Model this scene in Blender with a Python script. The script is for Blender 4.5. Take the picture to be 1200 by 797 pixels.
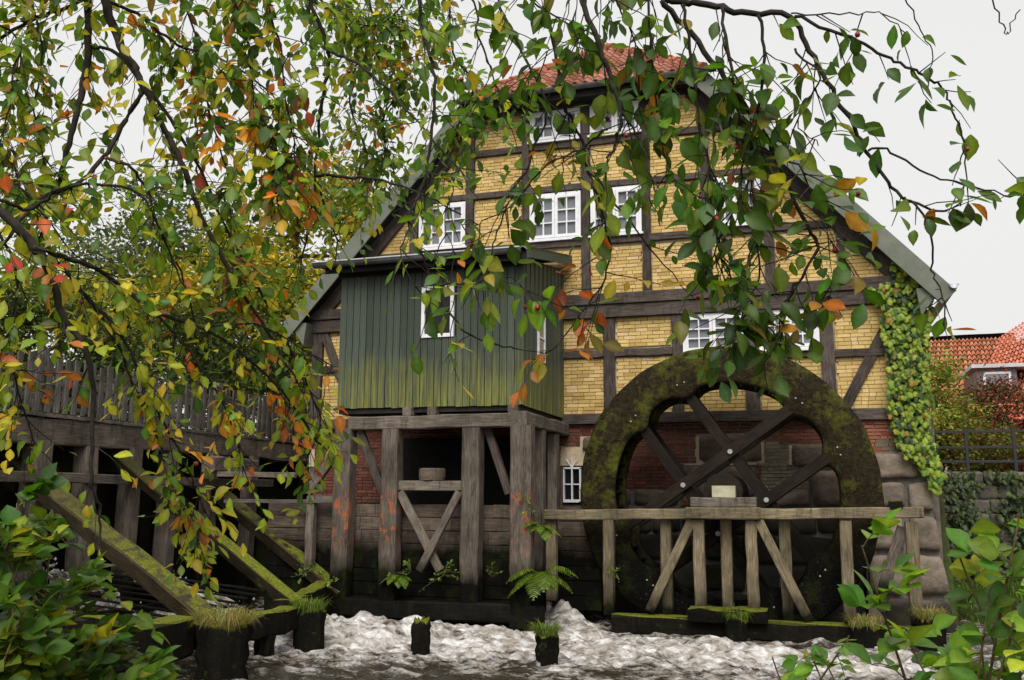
import bpy, math, random
from mathutils import Vector, Matrix, noise
R = random.Random(7)
rad = math.radians
for o in list(bpy.data.objects): bpy.data.objects.remove(o)
scene = bpy.context.scene
col = scene.collection
# ------------------------------------------------------------------ camera
# house axes: x along the gable wall (right), y into the wall, z up; water at z = 0
F, PITCH, YAW, ROLL = 1083.29, 0.1678254, 0.3082136, 0.0065172
CAM = Vector((0.0, -19.0, 2.35))
fw0 = Vector((0, math.cos(PITCH), math.sin(PITCH))); up0 = Vector((0, -math.sin(PITCH), math.cos(PITCH))); ri0 = Vector((1, 0, 0))
ri1 = math.cos(ROLL) * ri0 + math.sin(ROLL) * up0; up1 = -math.sin(ROLL) * ri0 + math.cos(ROLL) * up0
def to_house(v):
    c, s = math.cos(YAW), math.sin(YAW)
    return Vector((c * v.x - s * v.y, s * v.x + c * v.y, v.z))
FW, UP, RI = to_house(fw0), to_house(up1), to_house(ri1)
cam_d = bpy.data.cameras.new('camera'); cam = bpy.data.objects.new('camera', cam_d); col.objects.link(cam)
cam_d.sensor_width = 36.0; cam_d.lens = F / 1200 * 36; cam_d.clip_start = 0.05; cam_d.clip_end = 2000
cam.matrix_world = Matrix(((RI.x, UP.x, -FW.x, CAM.x), (RI.y, UP.y, -FW.y, CAM.y), (RI.z, UP.z, -FW.z, CAM.z), (0, 0, 0, 1)))
scene.camera = cam
# ------------------------------------------------------------------ world, sun, exposure
SUN_EL, SUN_AZ = rad(50), rad(168)      # direction the light comes from, clockwise from +y
world = bpy.data.worlds.new('World'); scene.world = world; world.use_nodes = True
wn = world.node_tree; wn.nodes.clear()
sky = wn.nodes.new('ShaderNodeTexSky'); sky.sky_type = 'NISHITA'; sky.sun_disc = False
sky.sun_elevation = SUN_EL; sky.sun_rotation = SUN_AZ; sky.dust_density = 6; sky.air_density = 1.5
hs = wn.nodes.new('ShaderNodeHueSaturation'); hs.inputs['Saturation'].default_value = 0.12
mx = wn.nodes.new('ShaderNodeMixRGB'); mx.inputs[0].default_value = 0.9; mx.inputs[2].default_value = (4.2, 4.18, 4.15, 1)
bg = wn.nodes.new('ShaderNodeBackground'); bg.inputs['Strength'].default_value = 0.1
wo = wn.nodes.new('ShaderNodeOutputWorld')
wn.links.new(sky.outputs[0], hs.inputs['Color']); wn.links.new(hs.outputs[0], mx.inputs[1])
wn.links.new(mx.outputs[0], bg.inputs[0]); wn.links.new(bg.outputs[0], wo.inputs[0])
sd = bpy.data.lights.new('sun', 'SUN'); sd.energy = 1.5; sd.angle = rad(42); sd.color = (1, 0.96, 0.9)
sun = bpy.data.objects.new('sun', sd); col.objects.link(sun)
dl = -Vector((math.sin(SUN_AZ) * math.cos(SUN_EL), math.cos(SUN_AZ) * math.cos(SUN_EL), math.sin(SUN_EL)))
sun.rotation_euler = dl.to_track_quat('-Z', 'Y').to_euler(); sun.location = (5, -30, 30)
scene.view_settings.view_transform = 'Standard'; scene.view_settings.look = 'None'
scene.view_settings.exposure = 1.06; scene.view_settings.gamma = 1
# ------------------------------------------------------------------ helpers
def C(px, py, d):                       # point seen at a photo pixel, at forward depth d
    return CAM + (FW + RI * ((px - 600) / F) + UP * ((398.5 - py) / F)) * d
def W(px, py, Y):                       # point seen at a photo pixel on the plane y = Y
    r = FW + RI * ((px - 600) / F) + UP * ((398.5 - py) / F)
    return CAM + r * ((Y - CAM.y) / r.y)
def proj(p):
    v = p - CAM; d = v.dot(FW)
    if d < 0.05: return (-9e9, -9e9, d)
    return (600 + F * v.dot(RI) / d, 398.5 - F * v.dot(UP) / d, d)
WM = {}
def link(o, parent=None, M=None):
    M = M or Matrix.Identity(4)
    if parent is not None:
        o.parent = parent; o.matrix_parent_inverse = WM[parent.name].inverted()
    o.matrix_basis = M; col.objects.link(o); WM[o.name] = M.copy(); return o
def tag(o, label=None, cat=None, group=None, kind=None):
    for k, v in (('label', label), ('category', cat), ('group', group), ('kind', kind)):
        if v: o[k] = v
    return o
def thing(name, label, cat, loc=(0, 0, 0), group=None):
    o = bpy.data.objects.new(name, None); o.empty_display_size = 0.2
    link(o, None, Matrix.Translation(Vector(loc))); return tag(o, label, cat, group)
def mesh_of(name, vs, fs, mat, cols=None, smooth=False):
    me = bpy.data.meshes.new(name); me.from_pydata([tuple(v) for v in vs], [], fs)
    if mat: me.materials.append(M_[mat] if isinstance(mat, str) else mat)
    if cols is not None:
        a = me.attributes.new('Col', 'FLOAT_COLOR', 'POINT')
        buf = []
        for c in cols: buf += [c[0], c[1], c[2], 1.0]
        a.data.foreach_set('color', buf)
    if smooth: me.polygons.foreach_set('use_smooth', [True] * len(me.polygons))
    me.update(); return me
def obj(name, me, parent=None, M=None, kind=None):
    o = bpy.data.objects.new(name, me); link(o, parent, M)
    if kind: o['kind'] = kind
    return o
class MB:
    def __init__(s): s.v, s.f, s.c = [], [], []
    def add(s, vs, fs, c=None):
        n = len(s.v); s.v += [Vector(v) for v in vs]; s.f += [tuple(i + n for i in f) for f in fs]
        if c is not None: s.c += [c] * len(vs)
    def box(s, a, b, c=None):
        x0, y0, z0 = a; x1, y1, z1 = b
        s.add([(x0, y0, z0), (x1, y0, z0), (x1, y1, z0), (x0, y1, z0), (x0, y0, z1), (x1, y0, z1), (x1, y1, z1), (x0, y1, z1)],
              [(0, 3, 2, 1), (4, 5, 6, 7), (0, 1, 5, 4), (1, 2, 6, 5), (2, 3, 7, 6), (3, 0, 4, 7)], c)
    def tube(s, pts, rs, sides=6, c=None, cap=True):
        n = len(pts); vs = []; fs = []
        ref = Vector((0.31, 0.2, 0.93)) if abs((pts[-1] - pts[0]).normalized().z) < 0.9 else Vector((0.9, 0.3, 0.1))
        for i, p in enumerate(pts):
            t = (pts[min(i + 1, n - 1)] - pts[max(i - 1, 0)]).normalized()
            a = t.cross(ref).normalized(); b = t.cross(a)
            for k in range(sides):
                an = 2 * math.pi * k / sides
                vs.append(p + (a * math.cos(an) + b * math.sin(an)) * rs[i])
        for i in range(n - 1):
            for k in range(sides):
                k2 = (k + 1) % sides
                fs.append((i * sides + k, (i + 1) * sides + k, (i + 1) * sides + k2, i * sides + k2))
        if cap: fs += [tuple(range(sides)), tuple(reversed(range((n - 1) * sides, n * sides)))]
        s.add(vs, fs, c)
    def build(s, name, mat, parent=None, kind=None, smooth=False):
        return obj(name, mesh_of(name, s.v, s.f, mat, s.c if s.c else None, smooth), parent, None, kind)
def smoothpath(pts, n=4):
    out = []
    P = [pts[0]] + list(pts) + [pts[-1]]
    for i in range(1, len(P) - 2):
        for k in range(n):
            t = k / n; a, b, c, d = P[i - 1], P[i], P[i + 1], P[i + 2]
            out.append(0.5 * ((2 * b) + (c - a) * t + (2 * a - 5 * b + 4 * c - d) * t * t + (3 * b - a - 3 * c + d) * t ** 3))
    out.append(pts[-1]); return out
def lerp(a, b, t): return a + (b - a) * t
def mixc(a, b, t): return tuple(lerp(x, y, t) for x, y in zip(a, b))
# ------------------------------------------------------------------ materials
M_ = {}
class NT:
    def __init__(s, name):
        m = bpy.data.materials.new(name); m.use_nodes = True; s.m = m; s.t = m.node_tree; M_[name] = m
        s.b = s.t.nodes['Principled BSDF']; s.out = s.t.nodes['Material Output']
    def n(s, typ, **kw):
        nd = s.t.nodes.new(typ)
        for k, v in kw.items():
            if k in nd.inputs: nd.inputs[k].default_value = v
            else: setattr(nd, k, v)
        return nd
    def l(s, a, b): s.t.links.new(a, b)
    def coord(s, kind='Object', scale=(1, 1, 1)):
        tc = s.n('ShaderNodeTexCoord'); mp = s.n('ShaderNodeMapping'); mp.inputs['Scale'].default_value = scale
        s.l(tc.outputs[kind], mp.inputs[0]); return mp.outputs[0]
    def pos(s, scale=(1, 1, 1)):
        g = s.n('ShaderNodeNewGeometry'); mp = s.n('ShaderNodeMapping'); mp.inputs['Scale'].default_value = scale
        s.l(g.outputs['Position'], mp.inputs[0]); return mp.outputs[0]
    def noise(s, vec, scale, detail=4, rough=0.6):
        nd = s.n('ShaderNodeTexNoise'); nd.inputs['Scale'].default_value = scale; nd.inputs['Detail'].default_value = detail
        nd.inputs['Roughness'].default_value = rough; s.l(vec, nd.inputs['Vector']); return nd.outputs[0]
    def ramp(s, fac, stops):
        r = s.n('ShaderNodeValToRGB'); s.l(fac, r.inputs[0]); e = r.color_ramp.elements
        while len(e) < len(stops): e.new(0.5)
        for i, (p, c) in enumerate(stops):
            e[i].position = p; e[i].color = (c[0], c[1], c[2], 1) if not isinstance(c, (int, float)) else (c, c, c, 1)
        return r.outputs[0]
    def mix(s, fac, a, b, mode='MIX'):
        nd = s.n('ShaderNodeMixRGB'); nd.blend_type = mode
        for i, v in ((0, fac), (1, a), (2, b)):
            if isinstance(v, (int, float)): nd.inputs[i].default_value = v if i == 0 else (v, v, v, 1)
            elif isinstance(v, tuple): nd.inputs[i].default_value = (v[0], v[1], v[2], 1)
            else: s.l(v, nd.inputs[i])
        return nd.outputs[0]
    def math(s, op, a, b=0.0):
        nd = s.n('ShaderNodeMath'); nd.operation = op
        for i, v in ((0, a), (1, b)):
            if isinstance(v, (int, float)): nd.inputs[i].default_value = v
            else: s.l(v, nd.inputs[i])
        return nd.outputs[0]
    def maprange(s, v, a, b, c=0.0, d=1.0):
        nd = s.n('ShaderNodeMapRange'); s.l(v, nd.inputs[0])
        for i, x in enumerate((a, b, c, d)): nd.inputs[i + 1].default_value = x
        return nd.outputs[0]
    def z(s):
        g = s.n('ShaderNodeNewGeometry'); x = s.n('ShaderNodeSeparateXYZ'); s.l(g.outputs['Position'], x.inputs[0]); return x.outputs[2]
    def nz(s):
        g = s.n('ShaderNodeNewGeometry'); x = s.n('ShaderNodeSeparateXYZ'); s.l(g.outputs['Normal'], x.inputs[0]); return x.outputs[2]
    def attr(s):
        a = s.n('ShaderNodeAttribute'); a.attribute_name = 'Col'; return a.outputs['Color']
    def bump(s, h, strength=0.4, dist=0.02):
        b = s.n('ShaderNodeBump'); b.inputs['Strength'].default_value = strength; b.inputs['Distance'].default_value = dist
        s.l(h, b.inputs['Height']); s.l(b.outputs[0], s.b.inputs['Normal'])
    def fin(s, c, rough=0.8, spec=0.3):
        if isinstance(c, tuple): s.b.inputs['Base Color'].default_value = (c[0], c[1], c[2], 1)
        else: s.l(c, s.b.inputs['Base Color'])
        if isinstance(rough, (int, float)): s.b.inputs['Roughness'].default_value = rough
        else: s.l(rough, s.b.inputs['Roughness'])
        s.b.inputs['Specular IOR Level'].default_value = spec; return s.m
def m_wood(name, dark, light, moss=None, wet_shade=None, mossc=(0.16, 0.17, 0.015), orange=False, rough=0.85, topmoss=0.0, iso=False, specks=0.0, spec=0.08):
    t = NT(name); v = t.pos((4, 4, 4)) if iso else t.coord('Object', (1.2, 14, 14)); g = t.noise(v, 3.0, 6, 0.7); big = t.noise(t.pos(), 1.7, 3)
    oi = t.n('ShaderNodeObjectInfo')
    c = t.ramp(g, [(0.3, dark), (0.7, light)])
    c = t.mix(0.75, c, t.ramp(big, [(0.3, 0.45), (0.7, 1.25)]), 'MULTIPLY')
    st = t.noise(t.pos((6, 6, 1.3)), 1.6, 5, 0.7); c = t.mix(t.maprange(st, 0.52, 0.7, 0, 0.65), c, (0.02, 0.016, 0.011))
    c = t.mix(1.0, c, t.maprange(oi.outputs['Random'], 0, 1, 0.75, 1.2), 'MULTIPLY')
    if orange:
        zz = t.z(); n2 = t.noise(t.pos((3, 3, 2.2)), 2.0, 4, 0.7)
        band = t.math('MULTIPLY', t.maprange(zz, 1.3, 1.75), t.maprange(zz, 2.6, 2.2))
        f = t.math('MULTIPLY', band, t.maprange(n2, 0.52, 0.6)); c = t.mix(t.math('MULTIPLY', f, 0.75), c, (0.42, 0.1, 0.03))
    if moss is not None:
        n4 = t.noise(t.pos(), 1.5 if iso else 3.1, 8 if iso else 6, 0.7)
        c = t.mix(t.maprange(n4, moss, moss + (0.2 if iso else 0.14)), c, t.mix(t.noise(t.pos(), 23, 3), (0.05, 0.07, 0.01), mossc))
    if topmoss:
        n5 = t.noise(t.pos(), 5, 5, 0.7)
        f = t.math('MULTIPLY', t.maprange(t.nz(), 0.42, 0.72), t.maprange(n5, 0.66 - topmoss * 0.36, 0.82 - topmoss * 0.36))
        f = t.math('MULTIPLY', f, t.maprange(t.math('ADD', t.z(), t.math('MULTIPLY', n5, 1.2)), 3.3, 1.9, 0.12, 1))
        n6 = t.noise(t.pos(), 38, 4, 0.7); c = t.mix(f, c, t.ramp(n6, [(0.3, (0.035, 0.045, 0.008)), (0.55, (0.13, 0.145, 0.016)), (0.75, (0.27, 0.26, 0.03))]))
        t.bump(n6, 0.6, 0.03)
    if wet_shade:  # black below a ragged height: damp, with shade under shed and trestle painted in
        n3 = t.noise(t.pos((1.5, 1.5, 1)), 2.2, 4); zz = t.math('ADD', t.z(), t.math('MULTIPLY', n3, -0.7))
        c = t.mix(t.maprange(zz, wet_shade[0], wet_shade[1], 1, 0), c, t.mix(t.maprange(n3, .5, .66), (0.0035, 0.0033, 0.0025), (0.012, 0.015, 0.004)))
    if specks:
        n7 = t.noise(t.pos(), 60, 2, 0.5); c = t.mix(t.maprange(n7, 0.76 - specks * .1, 0.78 - specks * .1, 0, 0.6), c, (0.24, 0.23, 0.15))
    if not topmoss: t.bump(g, 0.9 if iso else 0.5, 0.05 if iso else 0.012)
    t.fin(c, rough, spec)
m_wood('timber_dark', (0.032, 0.025, 0.022), (0.135, 0.108, 0.093))
m_wood('timber_grey', (0.062, 0.051, 0.041), (0.215, 0.18, 0.145), wet_shade=(0.5, 0.85), orange=False)
m_wood('timber_paint', (0.065, 0.052, 0.041), (0.225, 0.185, 0.15), wet_shade=(0.55, 0.9), orange=True)
m_wood('timber_platform', (0.075, 0.06, 0.038), (0.27, 0.22, 0.14), wet_shade=(0.05, 0.5), moss=0.62)
m_wood('timber_wet_shade', (0.003, 0.003, 0.0025), (0.012, 0.011, 0.008), moss=0.7, mossc=(0.06, 0.07, 0.01), rough=0.6)  # wet wood, with the shade under shed and bridge put into its black
m_wood('timber_planks', (0.06, 0.045, 0.035), (0.2, 0.155, 0.12), wet_shade=(0.95, 1.4), moss=0.72)
m_wood('timber_strut', (0.022, 0.017, 0.01), (0.085, 0.066, 0.04), topmoss=0.75, moss=0.68)
m_wood('timber_strut_mossy', (0.018, 0.015, 0.008), (0.06, 0.05, 0.026), topmoss=1.0, moss=0.6)
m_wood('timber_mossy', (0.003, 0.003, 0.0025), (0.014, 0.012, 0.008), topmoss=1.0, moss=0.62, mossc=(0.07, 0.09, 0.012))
m_wood('wheel_wood', (0.008, 0.006, 0.003), (0.05, 0.038, 0.018), moss=0.50, mossc=(0.15, 0.145, 0.013), rough=0.8, wet_shade=(0.9, 1.9), iso=True, specks=0.6)  # lower part blackened: damp plus painted shade below the trestle beam
m_wood('spoke_wood', (0.008, 0.006, 0.005), (0.03, 0.022, 0.017), moss=0.72, rough=0.7, wet_shade=(0.9, 1.9))
m_wood('fence_wood', (0.06, 0.052, 0.045), (0.2, 0.18, 0.155))
def m_brick(name):
    t = NT(name); c = t.attr(); n1 = t.noise(t.pos(), 28, 4, 0.7); n2 = t.noise(t.pos(), 1.3, 3)
    c = t.mix(0.6, c, t.ramp(n1, [(0.25, 0.6), (0.75, 1.3)]), 'MULTIPLY')
    c = t.mix(0.45, c, t.ramp(n2, [(0.3, 0.65), (0.7, 1.2)]), 'MULTIPLY')
    t.bump(n1, 0.5, 0.01); t.fin(c, 0.9, 0.15)
m_brick('brick')
def m_simple(name, c0, c1, scale=6, rough=0.8, spec=0.3, bump=0.3, dist=0.01, detail=5):
    t = NT(name); n = t.noise(t.pos(), scale, detail, 0.65); t.bump(n, bump, dist)
    return t.fin(t.ramp(n, [(0.3, c0), (0.7, c1)]), rough, spec)
m_simple('mortar_yellow', (0.42, 0.33, 0.20), (0.62, 0.51, 0.36), 14)
m_simple('mortar_grey', (0.09, 0.08, 0.06), (0.2, 0.18, 0.15), 9)
m_simple('white_paint', (0.66, 0.66, 0.68), (0.82, 0.82, 0.84), 9, 0.45, 0.4, 0.15)
m_simple('bargeboard_paint', (0.10, 0.115, 0.085), (0.17, 0.185, 0.145), 3, 0.6)
m_simple('zinc', (0.06, 0.06, 0.06), (0.15, 0.15, 0.15), 5, 0.45, 0.5)
m_simple('zinc_bright', (0.4, 0.41, 0.43), (0.6, 0.6, 0.63), 5, 0.4, 0.5)
m_simple('near_black', (0.01, 0.009, 0.008), (0.025, 0.022, 0.02), 5, 0.9)  # near-black for boards and backings, and the painted dark of the doorway
m_simple('iron_black', (0.012, 0.012, 0.014), (0.03, 0.03, 0.032), 8, 0.5, 0.4)
m_simple('bark', (0.012, 0.01, 0.008), (0.05, 0.042, 0.032), 40, 0.9, 0.2, 0.6, 0.004)
m_simple('bark_far', (0.03, 0.026, 0.02), (0.09, 0.075, 0.06), 6, 0.9)
m_simple('stem', (0.05, 0.035, 0.015), (0.13, 0.1, 0.04), 40, 0.7)
m_simple('berry_red', (0.16, 0.012, 0.015), (0.35, 0.03, 0.02), 20, 0.35, 0.5, 0.1)
m_simple('bolt', (0.22, 0.22, 0.2), (0.42, 0.42, 0.4), 30, 0.5)
m_simple('mortar_pale', (0.09, 0.078, 0.062), (0.19, 0.165, 0.13), 9)
m_simple('capstone', (0.3, 0.28, 0.18), (0.5, 0.47, 0.34), 8, 0.9)
m_simple('pale_plaster', (0.5, 0.42, 0.32), (0.62, 0.54, 0.42), 2, 0.9)
m_simple('earth', (0.012, 0.012, 0.006), (0.04, 0.036, 0.02), 2.5, 0.95)
def m_stone(nm, w0, w1):
    t = NT(nm); c = t.attr(); v = t.pos(); n = t.noise(v, 5, 8, 0.75); n2 = t.noise(v, 60, 3); n3 = t.noise(v, 2.0, 4)
    c = t.mix(0.8, c, t.ramp(n, [(0.3, 0.5), (0.7, 1.35)]), 'MULTIPLY'); c = t.mix(0.5, c, t.ramp(n2, [(0.3, 0.6), (0.7, 1.3)]), 'MULTIPLY')
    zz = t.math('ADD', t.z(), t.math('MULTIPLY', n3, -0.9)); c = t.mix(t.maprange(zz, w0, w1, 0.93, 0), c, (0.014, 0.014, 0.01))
    c = t.mix(t.math('MULTIPLY', t.maprange(n3, 0.6, 0.72), 0.6), c, (0.05, 0.055, 0.015))
    t.bump(n, 0.7, 0.05); t.fin(c, 0.9, 0.2)
m_stone('stone', 0.0, 0.55); m_stone('stone_wet_shade', 1.2, 2.1)  # second copy blackens higher up: damp plus painted shade behind the wheel
def m_shed():
    t = NT('shed_paint'); v = t.coord('Object', (1, 16, 16)); g = t.noise(v, 2.5, 5, 0.7); oi = t.n('ShaderNodeObjectInfo')
    c = t.ramp(g, [(0.3, (0.036, 0.048, 0.034)), (0.75, (0.080, 0.098, 0.074))])
    c = t.mix(1.0, c, t.maprange(oi.outputs['Random'], 0, 1, 0.72, 1.2), 'MULTIPLY')
    st = t.noise(t.pos((26, 26, 1.1)), 1.0, 4, 0.6); bl = t.noise(t.pos((1, 1, 0.8)), 1.6, 4)
    lv = t.math('ADD', t.math('MULTIPLY', st, 1.5), t.math('MULTIPLY', bl, 1.1))
    zz = t.math('SUBTRACT', t.z(), lv)              # algae grows up from the plank feet in streaks
    f = t.maprange(zz, 2.55, 3.75, 1, 0); f = t.math('MULTIPLY', f, t.maprange(st, 0.35, 0.62, 0.15, 1))
    c = t.mix(f, c, t.mix(t.noise(t.pos(), 40, 3), (0.13, 0.14, 0.022), (0.25, 0.25, 0.045)))
    fle = t.noise(t.pos(), 55, 2); c = t.mix(t.maprange(fle, 0.7, 0.76, 0, 0.35), c, (0.2, 0.22, 0.18))
    t.bump(g, 0.4, 0.006); t.fin(c, 0.6, 0.3)
m_shed()
def m_glass(name, c, rough=0.06, spec=0.6):
    t = NT(name); n = t.noise(t.pos(), 1.7, 2); t.bump(n, 0.06, 0.05)
    t.fin(t.mix(n, tuple(x * 0.7 for x in c), tuple(x * 1.3 for x in c)), rough, spec)
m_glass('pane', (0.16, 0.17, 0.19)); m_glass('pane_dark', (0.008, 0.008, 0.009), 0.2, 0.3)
def m_leaf(name, trans=0.35, rough=0.42, spec=0.35):
    t = NT(name); c = t.attr(); n = t.noise(t.pos(), 70, 3); c = t.mix(0.6, c, t.ramp(n, [(0.25, 0.65), (0.75, 1.3)]), 'MULTIPLY')
    t.fin(c, rough, spec)
    tr = t.n('ShaderNodeBsdfTranslucent'); t.l(t.mix(1.0, c, (1.5, 1.4, 0.8), 'MULTIPLY'), tr.inputs[0])
    ms = t.n('ShaderNodeMixShader'); ms.inputs[0].default_value = trans
    t.l(t.b.outputs[0], ms.inputs[1]); t.l(tr.outputs[0], ms.inputs[2]); t.l(ms.outputs[0], t.out.inputs[0])
m_leaf('leaf', 0.5); m_leaf('leaf_far', 0.25, 0.7, 0.15)
def m_tile(name):
    t = NT(name); c = t.attr(); n = t.noise(t.pos(), 9, 4); c = t.mix(0.6, c, t.ramp(n, [(0.25, 0.6), (0.75, 1.3)]), 'MULTIPLY')
    t.fin(c, 0.85, 0.08)
m_tile('roof_tile')
def m_water():
    t = NT('water'); a = t.n('ShaderNodeAttribute'); a.attribute_name = 'Col'
    sep = t.n('ShaderNodeSeparateColor'); t.l(a.outputs['Color'], sep.inputs[0])
    v = t.pos((0.75, 1.5, 1.0)); n1 = t.noise(v, 7.0, 7, 0.7); n2 = t.noise(v, 2.2, 5, 0.65); n3 = t.noise(t.pos((1, 1, 1)), 26, 4, 0.7)
    k = t.math('ADD', t.math('MULTIPLY', n1, 1.1), t.math('ADD', t.math('MULTIPLY', n2, 1.2), t.math('MULTIPLY', n3, 0.35)))
    k = t.math('ADD', k, t.math('MULTIPLY', sep.outputs[0], 0.62))
    f = t.maprange(k, 1.50, 1.80)
    v2 = t.n('ShaderNodeVectorMath'); v2.operation = 'MULTIPLY_ADD'; wn_ = t.n('ShaderNodeTexNoise'); wn_.inputs['Scale'].default_value = 3.0; t.l(v, wn_.inputs['Vector'])
    t.l(wn_.outputs['Color'], v2.inputs[0]); v2.inputs[1].default_value = (.5, .5, .5); t.l(v, v2.inputs[2])
    web = t.noise(v2.outputs[0], 5.0, 5, 0.62)
    foamc = t.ramp(web, [(0.32, (0.11, 0.085, 0.058)), (0.45, (0.30, 0.265, 0.23)), (0.58, (0.53, 0.51, 0.495)), (0.72, (0.80, 0.80, 0.81))])
    foamc = t.mix(t.maprange(sep.outputs[0], .1, .6, .6, 0), foamc, t.mix(t.noise(v, 1.3, 4), (0.10, .08, .05), (.42, .36, .29)))
    c = t.mix(f, (0.022, 0.017, 0.009), foamc)
    t.bump(t.math('ADD', t.math('ADD', n1, web), t.math('MULTIPLY', n3, 0.3)), 0.6, 0.06)
    t.fin(c, t.maprange(f, 0, 1, 0.06, 0.65), 0.5)
m_water()
def m_ground():
    t = NT('ground'); n = t.noise(t.pos(), 0.7, 5); n2 = t.noise(t.pos(), 9, 5)
    c = t.mix(t.maprange(n, 0.45, 0.6), (0.035, 0.028, 0.016), (0.035, 0.055, 0.014)); c = t.mix(0.6, c, t.ramp(n2, [(0.3, 0.5), (0.7, 1.4)]), 'MULTIPLY')
    t.bump(n2, 0.6, 0.05); t.fin(c, 0.95, 0.1)
m_ground()
# ------------------------------------------------------------------ part builders
def timber(name, p0, p1, w, h, parent, mat, side=None, jit=0.006, seg=4, taper=0.0, taglabel=None):
    """hewn beam from p0 to p1; w across 'side', h in the other direction; object local x is the grain"""
    p0, p1 = Vector(p0), Vector(p1); ax = (p1 - p0); L = ax.length; ax.normalize()
    side = Vector(side) if side else (Vector((1, 0, 0)) if abs(ax.z) > 0.9 else ax.cross(Vector((0, 0, 1))))
    side = (side - ax * side.dot(ax)).normalized(); up = ax.cross(side)
    c = min(w, h) * 0.09; vs, fs = [], []
    prof = [(-.5 * w + c, -.5 * h), (.5 * w - c, -.5 * h), (.5 * w, -.5 * h + c), (.5 * w, .5 * h - c), (.5 * w - c, .5 * h), (-.5 * w + c, .5 * h), (-.5 * w, .5 * h - c), (-.5 * w, -.5 * h + c)]
    for i in range(seg + 1):
        x = -L / 2 + L * i / seg; k = 1 - taper * i / seg
        dx, dy = R.uniform(-jit, jit), R.uniform(-jit, jit)
        for a, b in prof: vs.append((x, a * k + dx + R.uniform(-jit, jit) * .5, b * k + dy + R.uniform(-jit, jit) * .5))
    for i in range(seg):
        for k in range(8):
            k2 = (k + 1) % 8; fs.append((i * 8 + k, i * 8 + k2, i * 8 + 8 + k2, i * 8 + 8 + k))
    fs += [tuple(reversed(range(8))), tuple(range(seg * 8, seg * 8 + 8))]
    m = (p0 + p1) / 2
    M = Matrix(((ax.x, side.x, up.x, m.x), (ax.y, side.y, up.y, m.y), (ax.z, side.z, up.z, m.z), (0, 0, 0, 1)))
    if M.determinant() < 0: pass
    o = obj(name, mesh_of(name, vs, fs, mat), parent, M)
    if taglabel: o['label'] = taglabel
    return o
def bx(name, a, b, mat, parent, kind=None, c=None):
    mb = MB(); mb.box(a, b, c); return mb.build(name, mat, parent, kind)
# ---- leaves
LEAFV = [(0, 0), (0.1, 0.15), (0.29, 0.38), (0.52, 0.5), (0.74, 0.38), (0.89, 0.16), (1.0, 0)]
def leaf_geo(fold=0.25, droop=0.18, wid=0.56, rnd=None):
    vs, fs = [], []
    for t, w in LEAFV: vs.append(Vector((0, t, -droop * t * t)))
    for s in (-1, 1):
        for t, w in LEAFV[1:6]: vs.append(Vector((s * w * wid, t, w * wid * fold - droop * t * t)))
    for k, s in enumerate((-1, 1)):
        b = 7 + k * 5
        q = [(0, 1, b)] + [(i, i + 1, b + i, b + i - 1) for i in range(1, 5)] + [(5, 6, b + 4)]
        fs += q if s > 0 else [tuple(reversed(f)) for f in q]
    return vs, fs
LEAF = [leaf_geo(f, d, w) for f, d, w in ((.25, .15, .56), (.4, .3, .62), (.1, .05, .58), (.3, -.12, .52), (.5, .4, .66))]
def ivyleaf_geo():
    o = [(0, 0), (.28, -.05), (.5, .25), (.3, .5), (.34, .75), (0, 1.0), (-.34, .75), (-.3, .5), (-.5, .25), (-.28, -.05)]
    vs = [Vector((x, y, -0.25 * abs(x) - .1 * y * y)) for x, y in o] + [Vector((0, .4, .05))]
    return vs, [(i, (i + 1) % 10, 10) for i in range(10)]
IVY = [ivyleaf_geo()]
ROSE = [leaf_geo(.25, .2, .78), leaf_geo(.1, .35, .72), leaf_geo(.35, .1, .8)]
def leaf_matrix(p, d, nrm, s):
    d = d.normalized(); x = d.cross(nrm)
    if x.length < 1e-3: x = d.cross(Vector((.3, .5, .8)))
    x.normalize(); n = x.cross(d)
    return Matrix(((x.x * s, d.x * s, n.x * s, p.x), (x.y * s, d.y * s, n.y * s, p.y), (x.z * s, d.z * s, n.z * s, p.z), (0, 0, 0, 1)))
LM = {}
def shade(c, g):          # paler midrib, greener blade
    n = len(g[0]); a, b = tuple(min(1, x * 1.3 + .012) for x in c), tuple(x * .9 for x in c)
    return [b] * 10 + [a] if n == 11 else [a] * 7 + [b] * (n - 7)
def leafset(parent, items, geos, gname, mat='leaf', single=300, lname='leaf', sname='foliage', palette=None):
    """items: (matrix, colour). The ones that show largest are objects, the rest one joined part."""
    def key(it):
        px, py, d = proj(it[0].translation)
        if d < .1 or px < -10 or px > 1210 or py < -10 or py > 807: return 0
        return it[0].col[1].length / d
    items = sorted(items, key=key, reverse=True)
    for M, c in items[:single]:
        g = R.randrange(len(geos)); q = tuple(round(x * 14) / 14 if x > .1 else round(x * 60) / 60 for x in c); k = (gname, g, q)
        if k not in LM: LM[k] = mesh_of(lname, geos[g][0], geos[g][1], mat, shade(q, geos[g]), True)
        obj(lname, LM[k], parent, M)
    rest = items[single:]
    if rest:
        vs, fs, cs = [], [], []
        for M, c in rest:
            g = geos[R.randrange(len(geos))]; n = len(vs)
            vs += [M @ v for v in g[0]]; fs += [tuple(i + n for i in f) for f in g[1]]; cs += shade(c, g)
        obj(sname, mesh_of(sname, vs, fs, mat, cs, True), parent, None, 'stuff')
def rv(s=1.0): return Vector((R.uniform(-s, s), R.uniform(-s, s), R.uniform(-s, s)))
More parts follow.
